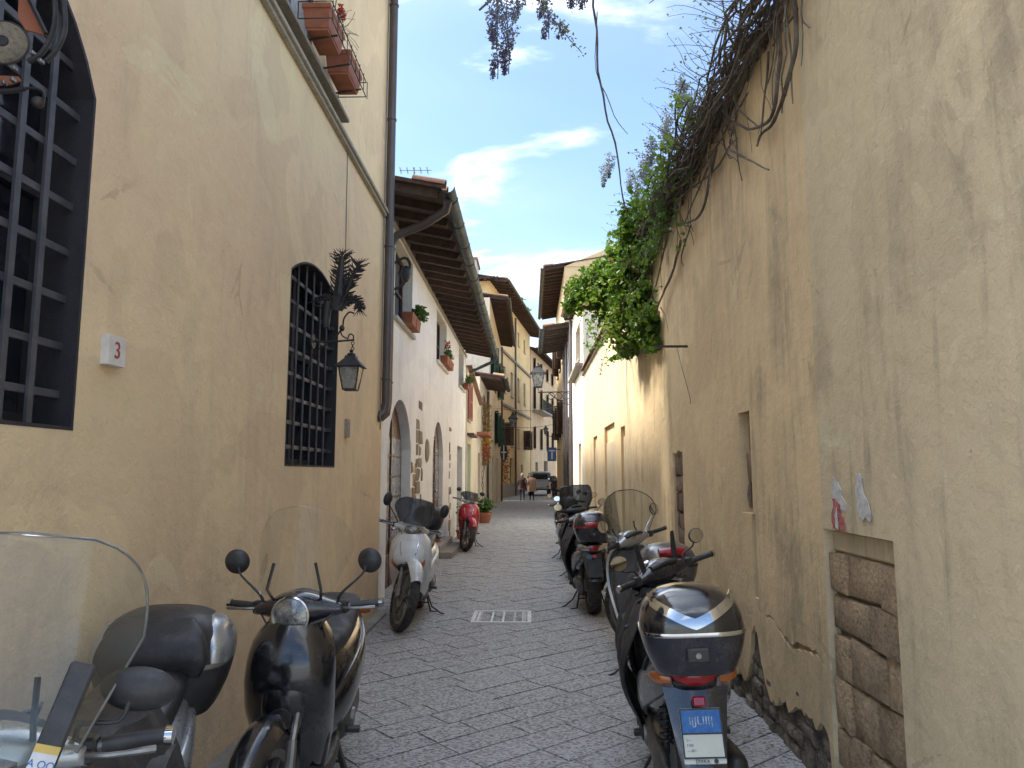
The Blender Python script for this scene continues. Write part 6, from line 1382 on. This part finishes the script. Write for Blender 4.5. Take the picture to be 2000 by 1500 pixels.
# signs
SG = thing('hanging_shop_sign', 'black oval hanging sign with a white vertical emblem on the left', 'shop sign')
ys = 38.0; c = pt(984, 884, ys)
MB(Matrix.Translation(c) @ Matrix.Diagonal((0.19, 1, 0.44, 1))).lathe([(0.001, -0.03), (1, -0.03), (1, 0.03), (0.001, 0.03)], axis='y', n=30).build('sign_board', BLACKS, SG, smooth=40)
m = MB(Matrix.Translation(c)); m.box(-0.025, 0.025, -0.04, -0.032, -0.38, 0.38); m.box(-0.13, 0.13, -0.04, -0.033, -0.02, 0.05); m.build('white_emblem', WHITES, SG, smooth=0)
m = MB(); m.tube([(-1.75, ys, c.z+0.52), (c.x+0.15, ys, c.z+0.52)], 0.018, 6); m.tube([(c.x, ys, c.z+0.52), (c.x, ys, c.z+0.42)], 0.012, 6); m.build('sign_arm', IRON, SG)
SB = thing('blue_shop_sign', 'blue and white projecting sign on the right near the far end', 'shop sign')
ys = 36.0; c = pt(1078, 886, ys)
MB().box(c.x-0.22, c.x+0.22, ys-0.03, ys+0.03, c.z-0.36, c.z+0.30).build('sign_board', BLUES, SB, smooth=0, bevel=0.01)
m = MB(); m.box(c.x-0.15, c.x+0.15, ys-0.04, ys-0.031, c.z+0.10, c.z+0.18); m.box(c.x-0.04, c.x+0.04, ys-0.041, ys-0.031, c.z-0.26, c.z+0.09); m.build('white_marks', WHITES, SB, smooth=0)
MB().tube([(1.5, ys, c.z+0.2), (c.x, ys, c.z+0.2)], 0.02, 6).build('sign_arm', IRON, SB)
# wires across the far street
for k, (ya, za, zb, lab) in enumerate(((39.0, 5.0, 5.1, 'upper thin cable spanning the far street'), (40.5, 4.2, 4.3, 'lower thin cable spanning the far street'))):
    t = MB().tube([(-1.75, ya, za), (0, ya, za-0.12), (1.5, ya, zb)], 0.012, 5, per=5).build('overhead_cable', CABLE, None); tag(t, lab, 'cable', 'cables over the far street')

# ================================================================== PEOPLE (seen from behind, walking away)
def person(label, loc, h, coat, hair, stride, arm, bag=None, coat_len=0.46, stoop=0.0):
    T = thing('person', label, 'person', (loc[0], loc[1], 0)); k = h/1.7
    V = []; Rr = []; E_ = []
    def add(p, r, par=None):
        V.append((p[0]*k, p[1]*k, p[2]*k)); Rr.append(r*k)
        if par is not None: E_.append((par, len(V)-1))
        return len(V)-1
    s = stoop
    pel = add((0, 0, 0.92), 0.135); ws = add((0, 0.01+s*0.3, 1.08), 0.12, pel); ch = add((0, 0.02+s*0.6, 1.28), 0.15, ws); nk = add((0, 0.03+s, 1.45), 0.055, ch); hd0 = add((0, 0.045+s*1.1, 1.54), 0.075, nk); add((0, 0.05+s*1.2, 1.64), 0.082, hd0)
    for sx in (-1, 1):
        f = stride*sx
        hp = add((sx*0.09, 0, 0.86), 0.095, pel); kn = add((sx*0.10, 0.20*f+0.03, 0.49), 0.062, hp); an = add((sx*0.10, 0.34*f-0.05, 0.09+(0.04 if f < 0 else 0)), 0.040, kn)
        he = add((sx*0.10, 0.34*f-0.08, 0.05), 0.038, an); add((sx*0.115, 0.34*f+0.10, 0.032), 0.034, he)
        sh = add((sx*0.175, 0.02+s*0.7, 1.38), 0.062, ch); el = add((sx*0.23, -0.06-0.10*f+arm[0], 1.13), 0.046, sh); wr = add((sx*0.22, 0.06-0.14*f+arm[1], 0.90), 0.030, el)
        pm = add((sx*0.22, 0.075-0.15*f+arm[1], 0.84), 0.028, wr)
    me = bpy.data.meshes.new('body'); me.from_pydata(V, E_, []); b = bpy.data.objects.new('body', me); C.objects.link(b); b.parent = T
    sk = b.modifiers.new('s', 'SKIN'); ss = b.modifiers.new('u', 'SUBSURF'); ss.levels = 2; ss.render_levels = 2
    for i, sv in enumerate(me.skin_vertices[0].data): sv.radius = (Rr[i], Rr[i]); sv.use_root = (i == 0)
    me.materials.append(TROU)
    # fingers
    for sx in (-1, 1):
        f = stride*sx; o = Vector((sx*0.22, 0.075-0.15*f+arm[1], 0.83))*k; m = MB()
        for q in range(4): a = o+Vector((0, (q-1.5)*0.018, -0.02))*k; m.tube([a, a+Vector((-sx*0.004, 0.003, -0.04))*k, a+Vector((-sx*0.018, 0.004, -0.070+0.006*abs(q-1.5)))*k], [0.009*k, 0.008*k, 0.006*k], 6)
        a = o+Vector((0, 0.03, 0.01))*k; m.tube([a, a+Vector((-sx*0.012, 0.018, -0.03))*k, a+Vector((-sx*0.016, 0.020, -0.05))*k], [0.010*k, 0.009*k, 0.007*k], 6); m.ell(o+Vector((0, 0, 0.0)), (0.016*k, 0.036*k, 0.042*k), 10, 7)
        m.build('hand', SKIN, T)
    # coat: torso, skirt, sleeves
    y = s
    m = MB(); m.loft([((0.92-coat_len)*k, 0, 0.0, 0.29*k, 0.20*k), (0.80*k, 0, 0.0, 0.26*k, 0.165*k), (1.0*k, 0, 0.01*k, 0.235*k, 0.15*k), (1.15*k, 0, (0.01+y*0.4)*k, 0.235*k, 0.15*k), (1.30*k, 0, (0.02+y*0.7)*k, 0.235*k, 0.15*k), (1.39*k, 0, (0.02+y*0.9)*k, 0.20*k, 0.12*k), (1.45*k, 0, (0.03+y)*k, 0.10*k, 0.085*k), (1.49*k, 0, (0.035+y)*k, 0.075*k, 0.075*k)], 'xy', 2.4, 24)
    m.build('coat', coat, T, smooth=80)
    for sx in (-1, 1):
        f = stride*sx
        MB().tube([Vector(p)*k for p in ((sx*0.15, 0.02+s*0.7, 1.39), (sx*0.20, 0.0+s*0.5, 1.30), (sx*0.235, -0.06-0.10*f+arm[0], 1.13), (sx*0.225, 0.0-0.12*f+(arm[0]+arm[1])/2, 1.0), (sx*0.22, 0.055-0.14*f+arm[1], 0.89))], [0.072*k, 0.075*k, 0.062*k, 0.055*k, 0.05*k], 12, per=3).build('coat_sleeve', coat, T, smooth=80)
    hc = Vector((0, 0.05+s*1.25, 1.605))*k
    MB().ell(hc, (0.078*k, 0.092*k, 0.112*k), 18, 12).build('head', SKIN, T)
    m = MB()
    m.ell(hc+Vector((0, -0.018, 0.022))*k, (0.093*k, 0.098*k, 0.108*k), 18, 12); m.ell(hc+Vector((0, -0.045, -0.05))*k, (0.075*k, 0.055*k, 0.055*k), 14, 9)
    m.build('hair', hair, T)
    m = MB()
    for sx in (-1, 1): m.ell(hc+Vector((sx*0.088, 0.02, -0.01))*k, (0.012*k, 0.02*k, 0.03*k), 8, 6)
    m.ell(hc+Vector((0, 0.10, -0.015))*k, (0.013*k, 0.02*k, 0.02*k), 8, 6); m.build('ears_and_nose', SKIN, T)
    if bag:
        bb = MB(); bb.loft([(0.0, 0, 0, 0.13, 0.05), (0.16, 0, 0, 0.12, 0.05), (0.24, 0, 0, 0.09, 0.03)], 'xy', 4, 16)
        B = bb.build('handbag', bag, None, loc=None); B.location = (loc[0]-0.27*k, loc[1]+0.05, 0.58*k); tag(B, 'small red handbag carried between the two walking people', 'handbag')
        MB().tube([(-0.07, 0, 0.22), (-0.05, 0, 0.36), (0.05, 0, 0.36), (0.07, 0, 0.22)], 0.008, 6, per=4).build('bag_handle', bag, B)
    return T
person('person in a dark brown coat with pale hair walking away on the left', (-0.46, 44.6), 1.60, COATB, HAIRW, 0.55, (0.0, 0.0), coat_len=0.22, stoop=0.04)
person('person in a long camel coat with grey hair walking away beside a red bag', (0.10, 44.9), 1.60, COATC, HAIRG, -0.35, (0.02, 0.02), bag=REDS, coat_len=0.36, stoop=0.05)

# ================================================================== SMALL TRUCK
TK = thing('pickup_truck', 'small white pickup truck with a green rack stopped at the far end', 'truck', (0.62, 54.5, 0), (0, 0, -0.06))
m = MB(); m.box(-0.80, 0.80, 0, 2.3, 0.50, 0.60); m.box(-0.80, 0.80, -0.02, 0.03, 0.60, 0.98); m.box(-0.80, -0.76, 0.03, 2.3, 0.60, 0.98); m.box(0.76, 0.80, 0.03, 2.3, 0.60, 0.98); m.build('cargo_bed', TRUCKW, TK, smooth=0, bevel=0.01)
m = MB(); m.loft([(2.35, 0, 1.02, 0.76, 0.55), (2.45, 0, 1.1, 0.79, 0.66), (3.3, 0, 1.08, 0.79, 0.66), (3.75, 0, 0.95, 0.77, 0.50), (3.9, 0, 0.8, 0.74, 0.34)], 'xz', 7, 28); cb_ = m.build('cab', TRUCKW, TK, smooth=50)
MB().box(-0.58, 0.58, 2.325, 2.345, 1.18, 1.55).build('rear_window', DGLASS, cb_, smooth=0, bevel=0.02)
for sx in (-1, 1):
    MB().box(min(sx*0.775, sx*0.80), max(sx*0.775, sx*0.80), 2.6, 3.3, 1.12, 1.55).build('side_window', DGLASS, cb_, smooth=0)
    MB().tube([(sx*0.80, 3.4, 1.2), (sx*0.98, 3.42, 1.28)], 0.015, 6).ell((sx*0.99, 3.40, 1.32), (0.05, 0.03, 0.10)).build('wing_mirror', PLAS, cb_)
m = MB()
for x in (-0.72, 0.72):
    for y in (0.08, 2.2): m.beam((x, y, 0.98), (x, y, 1.62), 0.04, 0.04)
    m.beam((x, 0.06, 1.62), (x, 2.22, 1.62), 0.05, 0.05)
for y in (0.08, 1.1, 2.2): m.beam((-0.74, y, 1.60), (0.74, y, 1.60), 0.06, 0.08)
m.build('load_rack', TRUCKG, TK, smooth=0)
m = MB(); m.box(-0.82, 0.82, -0.08, -0.03, 0.40, 0.50); m.build('bumper', PLAS, TK, smooth=0, bevel=0.01)
for sx in (-1, 1): MB().box(min(sx*0.60, sx*0.78), max(sx*0.60, sx*0.78), -0.05, -0.022, 0.62, 0.74).build('tail_light', REDL, TK, smooth=0, bevel=0.01)
MB().box(-0.20, 0.20, -0.045, -0.03, 0.62, 0.72).build('number_plate', PLATE, TK, smooth=0)
for sx in (-1, 1):
    for y in (0.75, 3.2):
        wl = MB().lathe([(0.12, -0.09), (0.24, -0.10), (0.28, -0.06), (0.28, 0.06), (0.24, 0.10), (0.12, 0.09)], (sx*0.68, y, 0.28), 'x', 24, True).build('wheel', RUBR, TK)
        MB().lathe([(0.001, -0.07), (0.13, -0.08), (0.14, 0), (0.13, 0.08), (0.001, 0.07)], (sx*0.68, y, 0.28), 'x', 20).build('wheel_hub', ALU, wl)
S11 = scooter('dark scooter parked beside the white truck at the far end', (1.75, 53.0), 0.1, lean=-0.05, body=PLAS, screen=SCREEND, case=PLAS)

# ================================================================== LITTER
lt = MB(); pp = []
for i in range(420):
    y = rnd.uniform(3.4, 20); side = rnd.random()
    x = (1.47-abs(rnd.gauss(0, 0.16))) if side < 0.62 else ((-1.60+abs(rnd.gauss(0, 0.10))) if side < 0.9 else rnd.uniform(-1.4, 1.3))
    pp.append((x, y, 0.012))
r6 = random.Random(3)
for p in pp:
    s_ = r6.uniform(0.008, 0.028); a = r6.uniform(0, 6.28); c, q = math.cos(a)*s_, math.sin(a)*s_
    lt.add([(p[0]+c, p[1]+q, p[2]), (p[0]-q*0.5, p[1]+c*0.5, p[2]+0.006*r6.random()), (p[0]-c, p[1]-q, p[2]+0.004), (p[0]+q*0.5, p[1]-c*0.5, p[2]+0.008*r6.random())], [(0, 1, 2), (0, 2, 3)])
LIT = simple('dry_fallen_petals', (0.20, 0.15, 0.09), 0.9, col2=(0.10, 0.08, 0.05), scale=30, bump=0.0, kind='pos')
o = lt.build('fallen_leaves', LIT, None, smooth=0, recalc=False, kind='stuff'); tag(o, 'dry fallen leaves and grit scattered along the foot of the walls', 'fallen leaves')
